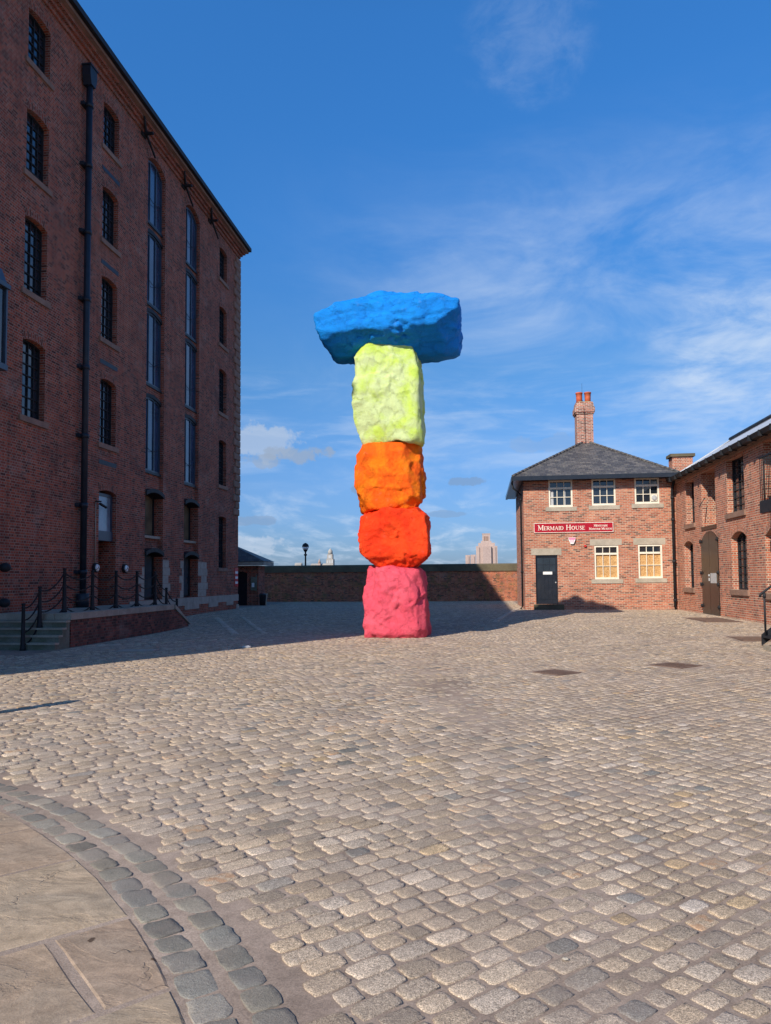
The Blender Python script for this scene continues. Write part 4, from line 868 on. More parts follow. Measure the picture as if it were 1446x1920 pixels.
def sash(o, board=False, fan=False, dull=False, curtain=None):
    a, b, c, d = o[:4]; D = 0.03; mb = MB(); P = lambda u0, u1, v0, v1, d0=D, d1=D+0.06: hf.pbox(mb, u0, u1, v0, v1, d0, d1)
    fw = 0.075; P(a+0.002, a+fw, c+0.002, d-0.002, D-0.01); P(b-fw, b-0.002, c+0.002, d-0.002, D-0.01); P(a+fw, b-fw, d-fw, d-0.002, D-0.01); P(a+fw, b-fw, c+0.002, c+0.09, D-0.01)
    tr = d-(d-c)*(0.30 if not board else 0.25); P(a+fw, b-fw, tr-0.04, tr+0.05, D-0.012)
    for i in (1, 2):
        u = a+fw+(b-a-2*fw)*i/3; P(u-0.014, u+0.014, tr+0.05, d-fw, D+0.01); P(u-0.014, u+0.014, c+0.09, tr-0.04, D+0.01)
    v = (c+0.09+tr-0.04)/2; P(a+fw, b-fw, v-0.014, v+0.014, D+0.012, D+0.058)
    wn = emit('window', mb, 'cream', mh); g = MB(); hf.pbox(g, a+0.01, b-0.01, (c+0.01) if not board else tr, d-0.01, D+0.065, D+0.075); emit('glass', g, 'glass', wn)
    if board: g = MB(); hf.pbox(g, a+0.01, b-0.01, c+0.01, tr-0.003, D+0.062, D+0.075); emit('chipboard', g, 'osb', wn, 'bare chipboard behind the panes')
    if fan:
        g = MB(); u = b-fw-(b-a-2*fw)/6; vv_ = c+0.09+(v-c-0.09)/2; hf.pbox(g, u-0.135, u+0.135, vv_-0.145, vv_+0.15, 0.0, D+0.06); fa = emit('extractor_fan', g, 'cream', wn)
        g = MB(); g.tube([hf.P(u, vv_, 0.0), hf.P(u, vv_, -0.03)], 0.115, 18); g.tube([hf.P(u, vv_, -0.03), hf.P(u, vv_, -0.045)], [0.09, 0.07], 18); emit('fan_grille', g, 'grey_plate', fa)
    if curtain:
        for (u0, u1, v0, v1) in curtain: g = MB(); hf.pbox(g, a+fw+(b-a-2*fw)*u0, a+fw+(b-a-2*fw)*u1, c+(d-c)*v0, c+(d-c)*v1, D+0.061, D+0.064); emit('curtain', g, 'grey_plate', wn)
    g = MB(); hf.pbox(g, a-0.15, b+0.17, c-0.19, c-0.002, -0.03, 0.09); emit('sill', g, 'lintel', wn)
    if board: g = MB(); hf.pbox(g, a-0.19, b+0.15, d+0.003, d+0.29, -0.008, 0.09); emit('lintel', g, 'lintel', wn)
    return wn
sash(up_[0], curtain=[(0.0, 0.16, 0.07, 0.62), (0.66, 0.74, 0.07, 0.62)]); sash(up_[1]); sash(up_[2], fan=True)
for o in lo_: sash(o, board=True)
# door
mb = MB(); a, b, c, d = dr[:4]; D = 0.12
hf.pbox(mb, a+0.002, a+0.05, c, d-0.002, D-0.03, D+0.06); hf.pbox(mb, b-0.05, b-0.002, c, d-0.002, D-0.03, D+0.06); hf.pbox(mb, a+0.05, b-0.05, d-0.09, d-0.002, D-0.03, D+0.06); hf.pbox(mb, a+0.05, b-0.05, c, d-0.09, D, D+0.05)
for i in range(5): u = a+0.06+(b-a-0.12)*i/5; hf.pbox(mb, u+0.006, u+(b-a-0.12)/5-0.006, c+0.22, c+1.35, D-0.012, D)
hf.pbox(mb, a+0.05, b-0.05, c+0.02, c+0.19, D-0.02, D); hf.pbox(mb, a+0.05, b-0.05, c+1.37, c+1.45, D-0.02, D)
dn = emit('door', mb, 'black_paint', mh)
for i in range(3):
    for j in range(2): g = MB(); w_ = (b-a-0.16)/3; u = a+0.08+w_*i; v = c+1.50+j*0.33; hf.pbox(g, u+0.01, u+w_-0.01, v, v+0.30, D-0.004, D-0.001); emit('door_pane', g, 'glass', dn)
g = MB(); hf.pbox(g, a+0.34, b-0.24, c+1.37, c+1.50, D-0.032, D-0.021); emit('door_plate', g, 'white', dn)
g = MB(); g.tube([hf.P(b-0.09, c+1.0, D), hf.P(b-0.09, c+1.0, D-0.06)], 0.03, 10); emit('handle', g, 'grey_plate', dn)
g = MB(); hf.pbox(g, a-0.19, b+0.19, d+0.003, d+0.31, -0.008, 0.1); emit('lintel', g, 'lintel', dn)
g = MB(); hf.pbox(g, 2.51*k, 3.95*k, 0.05, kz(0.36)-0.005, -0.30, 0.19); emit('doorstep', g, 'coping', dn)
# sign, carved as raised strokes
GL = {  # strokes: (x0,y0,x1,y1,thick) in a unit-height box; width first
 'M': (1.0, [(0.14,0,0.14,1,.07),(0.14,1,0.5,0.12,.15),(0.5,0.12,0.86,1,.07),(0.86,1,0.86,0,.15)], [(0.14,0),(0.86,0),(0.1,1),(0.9,1)]),
 'E': (0.62, [(0.16,0,0.16,1,.15),(0.16,0.96,0.56,0.96,.08),(0.16,0.52,0.46,0.52,.08),(0.16,0.04,0.58,0.04,.08),(0.56,1,0.56,0.82,.05),(0.58,0,0.58,0.2,.05)], [(0.1,0),(0.1,1)]),
 'R': (0.76, [(0.16,0,0.16,1,.15),(0.16,0.96,0.42,0.96,.08),(0.42,0.96,0.58,0.84,.11),(0.58,0.84,0.58,0.66,.14),(0.58,0.66,0.42,0.52,.11),(0.42,0.52,0.16,0.52,.07),(0.36,0.52,0.68,0.02,.14)], [(0.16,0),(0.12,1),(0.7,0)]),
 'A': (0.84, [(0.42,1,0.12,0,.07),(0.42,1,0.72,0,.15),(0.22,0.34,0.62,0.34,.07)], [(0.12,0),(0.72,0)]),
 'I': (0.34, [(0.17,0,0.17,1,.15)], [(0.17,0),(0.17,1)]),
 'D': (0.86, [(0.16,0,0.16,1,.15),(0.16,0.96,0.46,0.96,.08),(0.46,0.96,0.68,0.76,.12),(0.68,0.76,0.72,0.5,.15),(0.72,0.5,0.68,0.24,.15),(0.68,0.24,0.46,0.04,.12),(0.46,0.04,0.16,0.04,.08)], [(0.1,0),(0.1,1)]),
 'H': (0.9, [(0.17,0,0.17,1,.15),(0.73,0,0.73,1,.15),(0.17,0.52,0.73,0.52,.08)], [(0.17,0),(0.17,1),(0.73,0),(0.73,1)]),
 'O': (0.9, [(0.45+0.33*cos(t*pi/6), 0.5+0.48*sin(t*pi/6), 0.45+0.33*cos((t+1)*pi/6), 0.5+0.48*sin((t+1)*pi/6), .09+0.07*abs(cos((t+.5)*pi/6))) for t in range(12)], []),
 'U': (0.86, [(0.16,1,0.16,0.3,.15),(0.16,0.3,0.28,0.06,.12),(0.28,0.06,0.5,0.03,.09),(0.5,0.03,0.66,0.14,.08),(0.66,0.14,0.7,0.35,.07),(0.7,0.35,0.7,1,.07)], [(0.16,1),(0.7,1)]),
 'S': (0.6, [(0.5,0.82,0.38,0.96,.09),(0.38,0.96,0.22,0.94,.1),(0.22,0.94,0.13,0.78,.13),(0.13,0.78,0.22,0.6,.14),(0.22,0.6,0.42,0.44,.15),(0.42,0.44,0.5,0.26,.14),(0.5,0.26,0.42,0.07,.12),(0.42,0.07,0.24,0.03,.09),(0.24,0.03,0.1,0.16,.08)], []),
 'Y': (0.78, [(0.12,1,0.4,0.48,.14),(0.68,1,0.4,0.48,.07),(0.4,0.5,0.4,0,.14)], [(0.12,1),(0.68,1),(0.4,0)]),
 'T': (0.72, [(0.36,0,0.36,1,.15),(0.08,0.96,0.64,0.96,.08),(0.08,0.98,0.08,0.8,.05),(0.64,0.98,0.64,0.8,.05)], [(0.36,0)])}
def letters(mb, text, u, v, cap, small, total=None, d=-0.052, bold=1.0):
    def width(h): return sum((0.35*cap if ch == ' ' else GL[ch.upper()][0]*(cap if ch.isupper() else small)*h*1.04) for ch in text)
    sx = total/width(1.0) if total else 1.0; kk = 0
    for ch in text:
        if ch == ' ': u += 0.35*cap*sx; continue
        H = cap if ch.isupper() else small; wdt, st, sf = GL[ch.upper()]
        for (x0, y0, x1, y1, t) in st:
            A = hf.P(u+x0*H*sx, v+y0*H, d); B = hf.P(u+x1*H*sx, v+y1*H, d); dv = B-A; L = dv.length; dn_ = dv/L; sd_ = Vector((-dn_.z, 0, dn_.x)); kk += 1
            mb.obox((A+B)/2+Vector((0, -0.0003*(kk % 7), 0)), dn_*(L/2+0.02*H), sd_*(t*bold*H/2), Vector((0, 0.004, 0)))
        for (x0, y0) in sf: kk += 1; mb.obox(hf.P(u+x0*H*sx, v+(0.025 if y0 == 0 else 0.975)*H, d)+Vector((0, -0.0003*(kk % 7), 0)), (0.15*H*sx, 0, 0), (0, 0, 0.028*H*bold), (0, 0.004, 0))
        u += wdt*H*sx*1.04
mb = MB(); su0, su1, sz0, sz1 = 2.58*k, 6.41*k, kz(3.89), kz(4.38); hf.pbox(mb, su0, su1, sz0, sz1, -0.045, -0.002)
sg = emit('name_sign', mb, 'sign_red', mh, 'long red sign reading Mermaid House, Merseyside Maritime Museum')
mb = MB(); t = 0.022
for q in ((su0, su1, sz0, sz0+t), (su0, su1, sz1-t, sz1), (su0, su0+t, sz0+t, sz1-t), (su1-t, su1, sz0+t, sz1-t)): hf.pbox(mb, *q, -0.056, -0.0455)
emit('sign_border', mb, 'sign_cream', sg)
mb = MB(); letters(mb, 'Mermaid House', su0+0.18, sz0+0.125, 0.225, 0.175, total=2.13, bold=1.05)
letters(mb, 'Merseyside', su0+0.18+2.13+0.40, sz0+0.255, 0.105, 0.082, total=0.62, bold=1.2); letters(mb, 'Maritime Museum', su0+0.18+2.13+0.18, sz0+0.105, 0.105, 0.082, total=1.02, bold=1.2)
emit('lettering', mb, 'sign_cream', sg)
# alarm box
mb = MB(); uc = 4.415*k; z0, z1 = kz(3.32), kz(3.64)
mb.prism([hf.P(uc-0.16, z1, -0.002), hf.P(uc+0.16, z1, -0.002), hf.P(uc+0.15, z1-0.1, -0.002), hf.P(uc+0.07, z0, -0.002), hf.P(uc-0.07, z0, -0.002), hf.P(uc-0.15, z1-0.1, -0.002)], (0, -0.09, 0)); ab = emit('alarm_box', mb, 'white', mh, 'small white and pink alarm box under the red sign')
mb = MB(); mb.prism([hf.P(uc-0.15, z1-0.01, -0.093), hf.P(uc+0.15, z1-0.01, -0.093), hf.P(uc+0.135, z1-0.1, -0.093), hf.P(uc-0.135, z1-0.1, -0.093)], (0, -0.004, 0))
for q in (-0.06, 0, 0.06): hf.pbox(mb, uc+q-0.012, uc+q+0.012, z0+0.07, z1-0.1, -0.097, -0.0925)
emit('alarm_front', mb, 'pink', ab)
mb = MB(); hf.pbox(mb, 5.0*k, 5.1*k, kz(3.17), kz(3.26), -0.09, -0.002); emit('red_sounder', mb, 'red', mh)
# roof
rz = 6.35; pk = Vector((5.36, 38.75, 8.64)); c4 = [Vector((HX0-0.50, HY0-0.48, rz)), Vector((HX1+0.05, HY0-0.48, rz)), Vector((HX1+0.05, HY1+0.45, rz)), Vector((HX0-0.50, HY1+0.45, rz))]
mb = MB()
for i in range(4):
    a, b = c4[i], c4[(i+1) % 4]; e = (b-a).normalized(); n = e.cross(pk-a).normalized(); up = n.cross(e)
    uv = [((p-a).dot(e), (p-a).dot(up)) for p in (a, b, pk)]; mb.face([a, b, pk], uv)
mb.face([c4[3]-Vector((0,0,0.05)), c4[2]-Vector((0,0,0.05)), c4[1]-Vector((0,0,0.05)), c4[0]-Vector((0,0,0.05))]); rf_ = emit('roof', mb, 'slate', mh)
mb = MB(); r2 = random.Random(3)
for c in (c4[0], c4[1], c4[2], c4[3]):
    n = 22
    for i in range(n): A = c.lerp(pk, i/n); B = c.lerp(pk, (i+0.93)/n); mb.tube([A+Vector((0,0,0.015)), B+Vector((0,0,0.03))], 0.062, 7)
emit('hip_tiles', mb, 'slate', rf_)
mb = MB(); mb.box(c4[0].x-0.02, c4[1].x, c4[0].y-0.07, c4[0].y+0.05, rz-0.20, rz-0.01); mb.box(c4[0].x-0.06, c4[0].x+0.05, c4[0].y+0.05, c4[3].y, rz-0.20, rz-0.01); mb.box(c4[0].x+0.06, c4[1].x, c4[0].y+0.05, HY0-0.002, EZ+0.02, EZ+0.06); mb.box(c4[0].x+0.06, HX0-0.002, HY0, c4[3].y, EZ+0.02, EZ+0.06); emit('gutter', mb, 'black_paint', mh)
for (px, py) in ((HX0-0.10, HY0+0.35),):
    mb = MB(); mb.tube([(c4[0].x+0.0, py, rz-0.2), (c4[0].x+0.05, py, rz-0.45), (px, py, rz-0.75), (px, py, 0.35), (px-0.08, py-0.15, 0.24)], 0.045, 10)
    for z in (1.9, 3.7, 5.3): mb.tube([(px, py, z), (px, py, z+0.1)], 0.06, 10)
    emit('downpipe', mb, 'black_iron', mh)
mb = MB(); px, py = HX1-0.17, HY0-0.10; mb.tube([(HX1-0.02, HY0-0.35, rz-0.25), (px+0.02, HY0-0.30, rz-0.40), (px, py, rz-0.75), (px, py, 0.30), (px, py-0.08, 0.22)], 0.062, 12)
for z in (0.55, 2.3, 4.2, 5.2): mb.tube([(px, py, z), (px, py, z+0.12)], 0.08, 12)
emit('downpipe', mb, 'black_iron', mh)
# chimney
cx0, cx1, cy0, cy1 = 4.86, 5.76, 38.45, 39.35
mb = MB(); mb.box(cx0+0.04, cx1-0.04, cy0+0.04, cy1-0.04, 7.4, 10.02); mb.box(cx0-0.01, cx1+0.01, cy0-0.01, cy1+0.01, 10.02, 10.10); mb.box(cx0-0.05, cx1+0.05, cy0-0.05, cy1+0.05, 10.10, 10.36); mb.box(cx0, cx1, cy0, cy1, 10.36, 10.50); mb.box(cx0+0.02, cx1-0.02, cy0+0.02, cy1-0.02, 10.5, 10.62)
ch = emit('chimney', mb, 'brick_stack', rf_)
mb = MB(); mb.prism([(cx0+0.03, cy0+0.03, 10.62), (cx1-0.03, cy0+0.03, 10.62), (cx1-0.2, cy0+0.2, 10.70), (cx0+0.2, cy0+0.2, 10.70)], (0, 0.8, 0)); emit('mortar_cap', mb, 'cap_mortar', ch)
for cxp in (5.10, 5.53): mb = MB(); mb.lathe((cxp, 38.9, 10.64), [(0.15, 0), (0.155, 0.3), (0.165, 0.50), (0.185, 0.51), (0.185, 0.56), (0.16, 0.575), (0.13, 0.57), (0.12, 0.3)], 16); emit('chimney_pot', mb, 'terracotta', ch)
mb = MB(); mb.tube([(5.30, cy0-0.06, 8.0), (5.27, cy0-0.06, 10.3), (5.24, cy0+0.2, 10.75)], 0.012, 5); mb.tube([(5.2, 38.5, 10.7), (5.2, 38.5, 11.6)], 0.006, 5); emit('cable', mb, 'black_iron', ch)

# ------------------------------------------------------------------ long shed on the right
RX = HX1
sh = thing('brick_shed', 'long two storey brick dock building with iron windows along the right side', 'building', (RX+3, 25, 0.2))
rp = Plane((RX, 0, 0), (0, 1, 0), (-1, 0, 0)); RY0 = 8.0; RY1 = 34.99
def q(a, b, z0, z1, rise, dep=0.34): return (a*k, b*k, kz(z0), kz(z1), rise, dep)
top = 5.88
u1 = q(34.35, 35.72, 4.05, 6.02, 0.0, 0.45); u2 = q(31.35, 33.25, 3.78, 6.10, 0.0, 0.70); u3 = q(28.0, 29.92, 4.06, 6.12, 0.0, 0.42); u4 = q(24.6, 26.1, 4.05, 6.15, 0.0, 0.45)
u3 = q(28.0, 29.92, 4.06, 6.12, 0.0, 0.38); g1 = q(34.75, 36.25, 1.15, 3.30, 0.18, 0.45); g2 = q(31.15, 33.42, -1.2, 3.56, 0.35, 0.06); g3 = q(27.93, 29.6, 1.17, 3.34, 0.22, 0.38); g4 = q(24.4, 26.2, 1.1, 3.25, 0.22, 0.40)
more = [q(20.6, 21.9, 4.05, 6.1, 0, .4), q(17.3, 18.6, 4.05, 6.1, 0, .4), q(20.6, 21.9, 1.1, 3.2, .2, .4), q(17.3, 18.6, 1.1, 3.2, .2, .4)]
ops = [u1, u2, u3, u4, g1, g2, g3, g4]+more
mb = MB(); wall(mb, rp, RY0, RY1, -0.1, top, ops); rp.pbox(mb, u2[0], u2[1], u2[2], u2[3], 0.70, 0.75)
mb.face([(RX, RY0, -0.1), (RX+6, RY0, -0.1), (RX+6, RY0, top), (RX, RY0, top)]); mb.face([(RX+6, RY0, -0.1), (RX+6, 36.5, -0.1), (RX+6, 36.5, top), (RX+6, RY0, top)])
mb.box(RX+0.012, RX+6, 36.0, 36.5, -0.1, top); emit('wall', mb, 'brick_shed', sh)
for o in (g1, g2, g3, g4, *more[2:]): mb = MB(); voussoir(mb, rp, o, 0.23); emit('brick_arch', mb, 'brick_shed', sh)
for o, dp in ((u1, 0.32), (u3, 0.26), (u4, 0.30), (g1, 0.32), (g3, 0.26), (g4, 0.28), *[(m_, 0.3) for m_ in more]): window(rp, o, dp, 3, 7, sh, 'black_iron', 'glass', bar=0.03, sill=('sill_red', 0.12, 0.07, 0.18))
mb = MB(); rp.pbox(mb, u2[0]+0.003, u2[1]-0.003, u2[2], u2[3]-0.02, 0.60, 0.68); ld = emit('loading_door', mb, 'brown_black', sh); mb = MB(); rp.pbox(mb, u2[0]-0.05, u2[1]+0.05, u2[2]-0.14, u2[2]+0.005, -0.03, 0.5); emit('sill', mb, 'brown_black', ld)
mb = MB(); mb.tube([rp.P(u2[1]-0.35, u2[2]+1.15, 0.02), rp.P(u2[1]-0.75, u2[2]+0.75, -0.30)], 0.015, 6); emit('iron_hook', mb, 'black_iron', sh)
# arched double doors
o = (g2[0], g2[1], 0.2, g2[3]-0.01, g2[4]); mid = (o[0]+o[1])/2; X = us(o, 12)
for leaf in (0, 1):
    mb = MB()
    for u, v in zip(X, X[1:]):
        if (leaf == 0) != (u < mid-1e-6): continue
        a2 = u if u > o[0]+1e-6 else u+0.01; b2 = v if v < mid-1e-3 or leaf else v-0.012; a2 = a2 if leaf == 0 or a2 > mid+1e-3 else a2+0.012
        mb.prism([rp.P(a2, 0.16, -0.03), rp.P(b2, 0.16, -0.03), rp.P(b2, arc(o, b2), -0.03), rp.P(a2, arc(o, a2), -0.03)], rp.N*-0.05)
    dl = emit('door_leaf', mb, 'brown_black', sh)
    mb = MB(); ue = o[0] if leaf == 0 else o[1]; sg_ = 1 if leaf == 0 else -1
    for z in (0.45, 1.3, 1.75, 3.0): mb.tube([rp.P(ue-sg_*0.03, z, -0.05), rp.P(ue-sg_*0.03, z+0.14, -0.05)], 0.045, 8); rp.pbox(mb, min(ue, ue+sg_*0.22), max(ue, ue+sg_*0.22), z+0.03, z+0.09, -0.045, -0.031)
    emit('hinge', mb, 'black_iron', dl)
    if leaf == 0: mb = MB(); rp.pbox(mb, o[0]+0.25, mid-0.10, 1.42, 1.80, -0.040, -0.031); emit('notice', mb, 'grey_plate', dl)
    else: mb = MB(); rp.pbox(mb, mid+0.02, mid+0.10, 1.50, 1.62, -0.06, -0.031); rp.pbox(mb, mid+0.02, mid+0.08, 1.68, 1.76, -0.07, -0.031); emit('padlock', mb, 'grey_plate', dl)
# eaves, gutter, roof with sunlit sheen in the front slope's colour
mb = MB(); rp.pbox(mb, RY0-0.1, RY1+0.0, top, top+0.08, -0.10, 0.3); rp.pbox(mb, RY0-0.1, RY1-0.002, top+0.08, top+0.16, -0.20, 0.3); emit('cornice', mb, 'sill_red', sh)
gzv = top+0.20
mb = MB(); mb.prism([(RX-0.44, RY0-0.1, gzv), (RX-0.38, RY0-0.1, gzv-0.14), (RX-0.21, RY0-0.1, gzv-0.15), (RX-0.16, RY0-0.1, gzv)], (0, RY1-RY0+0.0, 0)); 
for y in np.arange(9, 34.9, 0.9): mb.box(RX-0.46, RX-0.19, y, y+0.06, gzv-0.18, gzv+0.01)
emit('gutter', mb, 'black_iron', sh)
def slope(x0, z0, x1, z1, y0, y1, mat, nm, th=0.06):
    mb = MB(); L = math.hypot(x1-x0, z1-z0); P = [Vector((x0, y0, z0)), Vector((x1, y0, z1)), Vector((x1, y1, z1)), Vector((x0, y1, z0))]
    mb.face(P, [(y0, 0), (y0, L), (y1, L), (y1, 0)]); dn = Vector((0, 0, -th)); Q_ = [p+dn for p in P]
    for i in range(4): j = (i+1) % 4; mb.face([P[j], P[i], Q_[i], Q_[j]])
    mb.face(Q_[::-1]); return emit(nm, mb, mat, sh)
slope(RX-0.22, gzv+0.02, RX+2.2, gzv+1.57, RY0, 35.2, 'lit_slate', 'lit_slate_roofing'); slope(RX+2.20, gzv+1.575, RX+2.55, gzv+1.80, RY0, 35.2, 'slate', 'roof'); slope(RX+2.55, gzv+1.80, RX+6.1, gzv+0.02, RY0, 35.2, 'slate', 'roof')
mb = MB(); mb.tube([(RX+2.55, RY0, gzv+1.84), (RX+2.55, 35.3, gzv+1.84)], 0.09, 8); emit('ridge_tiles', mb, 'slate', sh)
mb = MB(); mb.prism([(RX-0.05, 35.2, gzv-0.3), (RX+6, 35.2, gzv-0.3), (RX+6, 35.2, gzv+0.15), (RX+2.6, 35.2, gzv+1.86), (RX+1.2, 35.2, gzv+0.98), (RX-0.05, 35.2, gzv+0.2)], (0, 0.35, 0)); emit('gable_end', mb, 'lit_slate', sh)
mb = MB(); mb.box(RX+0.2, RX+1.12, 36.2, 36.9, gzv-0.6, 7.32); st_ = emit('chimney_stub', mb, 'brick_shed', sh); mb = MB(); mb.box(RX+0.1, RX+1.22, 36.12, 36.98, 7.32, 7.46); emit('coping', mb, 'coping', st_)
# balcony on the upper floor
mb = MB(); b0, b1 = 20.9, 23.05; zf = kz(4.04); rp.pbox(mb, b0, b1, zf-0.10, zf, -0.62, 0.0); rp.pbox(mb, b0, b1, zf-0.36, zf-0.10, -0.62, -0.56); bc = emit('balcony', mb, 'black_iron', sh, 'black iron balcony with upright bars')
mb = MB(); rp.pbox(mb, b0, b1, kz(5.42)-0.03, kz(5.42)+0.02, -0.62, -0.58); rp.pbox(mb, b1-0.04, b1, kz(5.42)-0.03, kz(5.42)+0.02, -0.58, 0.0)
y = b0+0.05
while y < b1: mb.tube([rp.P(y, zf, -0.60), rp.P(y, kz(5.42)-0.03, -0.60)], 0.011, 6); y += 0.12
for d_ in (0.12, 0.24, 0.36, 0.48): mb.tube([rp.P(b1-0.02, zf, -d_), rp.P(b1-0.02, kz(5.42)-0.03, -d_)], 0.011, 6)
emit('railing', mb, 'black_iron', bc)
for yb in (b0+0.3, b1-0.18): mb = MB(); mb.prism([rp.P(yb, zf-0.10, -0.55), rp.P(yb, zf-0.10, 0), rp.P(yb, zf-0.62, 0), rp.P(yb, zf-0.35, -0.2)], (0, 0.1, 0)); emit('bracket', mb, 'black_iron', bc)
# handrail with iron steps at the right edge
gg = 0.1
hr = thing('handrail', 'black iron handrail rising from the square at the far right edge', 'handrail', (6.2, 17.45, gg))
mb = MB(); mb.tube([(6.2, 17.45, gg+0.28), (6.2, 17.45, gg+1.24)], 0.024, 8); mb.tube([(6.2, 17.45, gg+1.10), (6.2, 17.45, gg+1.20)], 0.034, 8); emit('upright', mb, 'black_iron', hr)
mb = MB(); mb.tube([(6.10, 17.45, gg+1.12), (6.13, 17.45, gg+1.19), (6.2, 17.45, gg+1.24), (6.6, 17.45, gg+1.55), (7.2, 17.45, gg+2.0), (8.7, 17.45, gg+2.0)], 0.026, 8); emit('rail', mb, 'black_iron', hr)
for xx in (7.2, 8.4): mb = MB(); mb.tube([(xx, 17.45, gg+0.8), (xx, 17.45, gg+2.0)], 0.024, 8); emit('upright', mb, 'black_iron', hr)
stp = thing('iron_steps', 'black iron steps on a stone block at the far right edge under the handrail', 'steps', (6.8, 17.0, gg))
for i in range(5): mb = MB(); mb.box(6.17+0.22*i, 6.45+0.22*i, 16.4, 17.6, gg+0.22+0.17*i, gg+0.27+0.17*i); emit('tread', mb, 'black_iron', stp)
for yy in (16.4, 17.56): mb = MB(); mb.prism([(6.16, yy, gg+0.04), (6.16, yy, gg+0.28), (7.1, yy, gg+1.02), (8.7, yy, gg+1.02), (8.7, yy, gg+0.82), (7.2, yy, gg+0.82)], (0, 0.04, 0)); emit('stringer', mb, 'black_iron', stp)
mb = MB(); mb.box(7.3, 8.7, 16.44, 17.56, gg+0.95, gg+1.0); emit('landing', mb, 'black_iron', stp)
mb = MB(); mb.box(6.19, 6.9, 16.35, 17.62, gg-0.15, gg+0.04); emit('stone_block', mb, 'sandstone', stp)

# ------------------------------------------------------------------ painted boulder stack (generic boulders)
import bmesh
def boulder(name, c, half, planes, mat, seed, parent, label, rough=0.062, p=60, sub=6):
    b = bmesh.new(); bmesh.ops.create_icosphere(b, subdivisions=sub, radius=1.0); r = random.Random(seed)
    pls = [(Vector((1,0,0)), 1), (Vector((-1,0,0)), 1), (Vector((0,1,0)), 1), (Vector((0,-1,0)), 1), (Vector((0,0,1)), 1), (Vector((0,0,-1)), 1)] + [(Vector(n).normalized(), h) for n, h in planes]
    for _ in range(20):                       # chips off edges and corners
        n = Vector((r.uniform(-1,1), r.uniform(-1,1), r.uniform(-0.9,0.9))).normalized(); pls.append((n, (abs(n.x)+abs(n.y)+abs(n.z))**0.80*r.uniform(0.86, 1.0)))
    off = Vector((r.uniform(0,50), r.uniform(0,50), r.uniform(0,50))); H = Vector(half); o0 = Vector(parent.location); c = Vector(c)
    for v in b.verts:
        d = v.co.normalized()
        dj = (d + 0.07*Vector((noise.noise(d*2.5+off), noise.noise(d*2.5+off+Vector((7,0,0))), noise.noise(d*2.5+off+Vector((0,7,0)))))).normalized()
        s_ = 0.0
        for n, h in pls:
            t = n.dot(dj)/h
            if t > 0.3: s_ += t**p
        rad = s_**(-1/p); q_ = Vector((d.x*rad*H.x, d.y*rad*H.y, d.z*rad*H.z)); w_ = q_+off
        n1 = noise.noise(w_*0.8); n2 = noise.noise(w_*2.1); n3 = noise.noise(w_*5.5); n4 = noise.noise(w_*12); n5 = noise.noise(w_*26)
        dv, _pt = noise.voronoi(w_*1.1+Vector((n2, n3, n1))*0.35); step = noise.cell(_pt[0]*7.3)     # slabs broken to different depths
        edge = min((dv[1]-dv[0])/0.10, 1.0); edge = edge*edge*(3-2*edge)
        rg = (1-abs(n2)*2)
        dis = rough*(0.9*n1+0.5*n2+0.35*n3+0.22*n4+0.14*n5+0.9*(step)*edge+0.25*rg**4-0.3)
        flat = min(1.0, max(0.2, 1.3-abs(d.z)**4*1.2))
        v.co = c+q_+d*dis*flat-o0
    me = bpy.data.meshes.new(name); b.to_mesh(me); b.free(); me.polygons.foreach_set('use_smooth', np.ones(len(me.polygons), dtype=bool)); me.materials.append(M[mat])
    o = bpy.data.objects.new(name, me); C.objects.link(o); o.parent = parent; o['label'] = label; return o
SY = 21.75
bs = thing('boulder_sculpture', 'tower of five brightly painted boulders stacked in the middle of the cobbled square', 'sculpture', (-2.5, SY, 0))
boulder('boulder', (-2.50, SY, 0.98), (0.92, 0.78, 1.06), [((1,0,1), 1.30), ((1,0,-0.7), 1.32), ((-0.4,-1,0.2), 1.05), ((0.9,-0.8,0.1), 1.14)], 'p_pink', 3, bs, 'pink block boulder at the bottom')
boulder('boulder', (-2.52, SY, 2.86), (1.03, 0.85, 0.88), [((-1,0,-1), 1.06), ((1,0,-1), 1.08), ((-1,0,1), 1.24), ((1,0,1), 1.18), ((0,-1,-1), 1.15)], 'p_red', 12, bs, 'red orange rounded boulder')
boulder('boulder', (-2.66, SY, 4.67), (0.96, 0.82, 1.00), [((-1,0,1), 1.18), ((-1,-0.2,-0.6), 1.2), ((1,-0.9,0.2), 1.10), ((0,-1,0.6), 1.2)], 'p_orange', 23, bs, 'orange faceted boulder')
boulder('boulder', (-2.68, SY, 7.10), (1.01, 0.80, 1.50), [((-1,0,-0.55), 1.10), ((1,0,0.45), 1.10), ((-0.9,0,1.2), 1.42), ((1,0,1.3), 1.44), ((0.2,-1,0.5), 1.15), ((-0.3,-1,-0.4), 1.12)], 'p_yellow', 31, bs, 'tall pale yellow boulder')
boulder('boulder', (-2.68, SY, 9.28), (2.14, 1.15, 1.0), [((-0.8,0,1), 0.74), ((0.45,-0.1,1), 0.80), ((0.9,0,0.8), 1.12), ((0,-1,0.7), 1.02), ((0.1,-0.75,-1), 0.95), ((-1,0,-0.25), 0.98), ((1,-0.5,-0.5), 1.15)], 'p_blue', 44, bs, 'wide blue capping boulder', rough=0.08)

# ------------------------------------------------------------------ off to the left: bollard whose shadow reaches the picture
bl = thing('iron_bollard', 'black cast iron bollard standing on the cobbles at the left', 'bollard', (-6.62, 8.35, 0))
mb = MB(); mb.lathe((-6.62, 8.35, 0), [(0.17, 0), (0.16, 0.12), (0.12, 0.2), (0.105, 0.9), (0.13, 0.95), (0.13, 1.0), (0.10, 1.05), (0.12, 1.15), (0.09, 1.24), (0.03, 1.27)], 18); emit('shaft', mb, 'black_iron', bl)

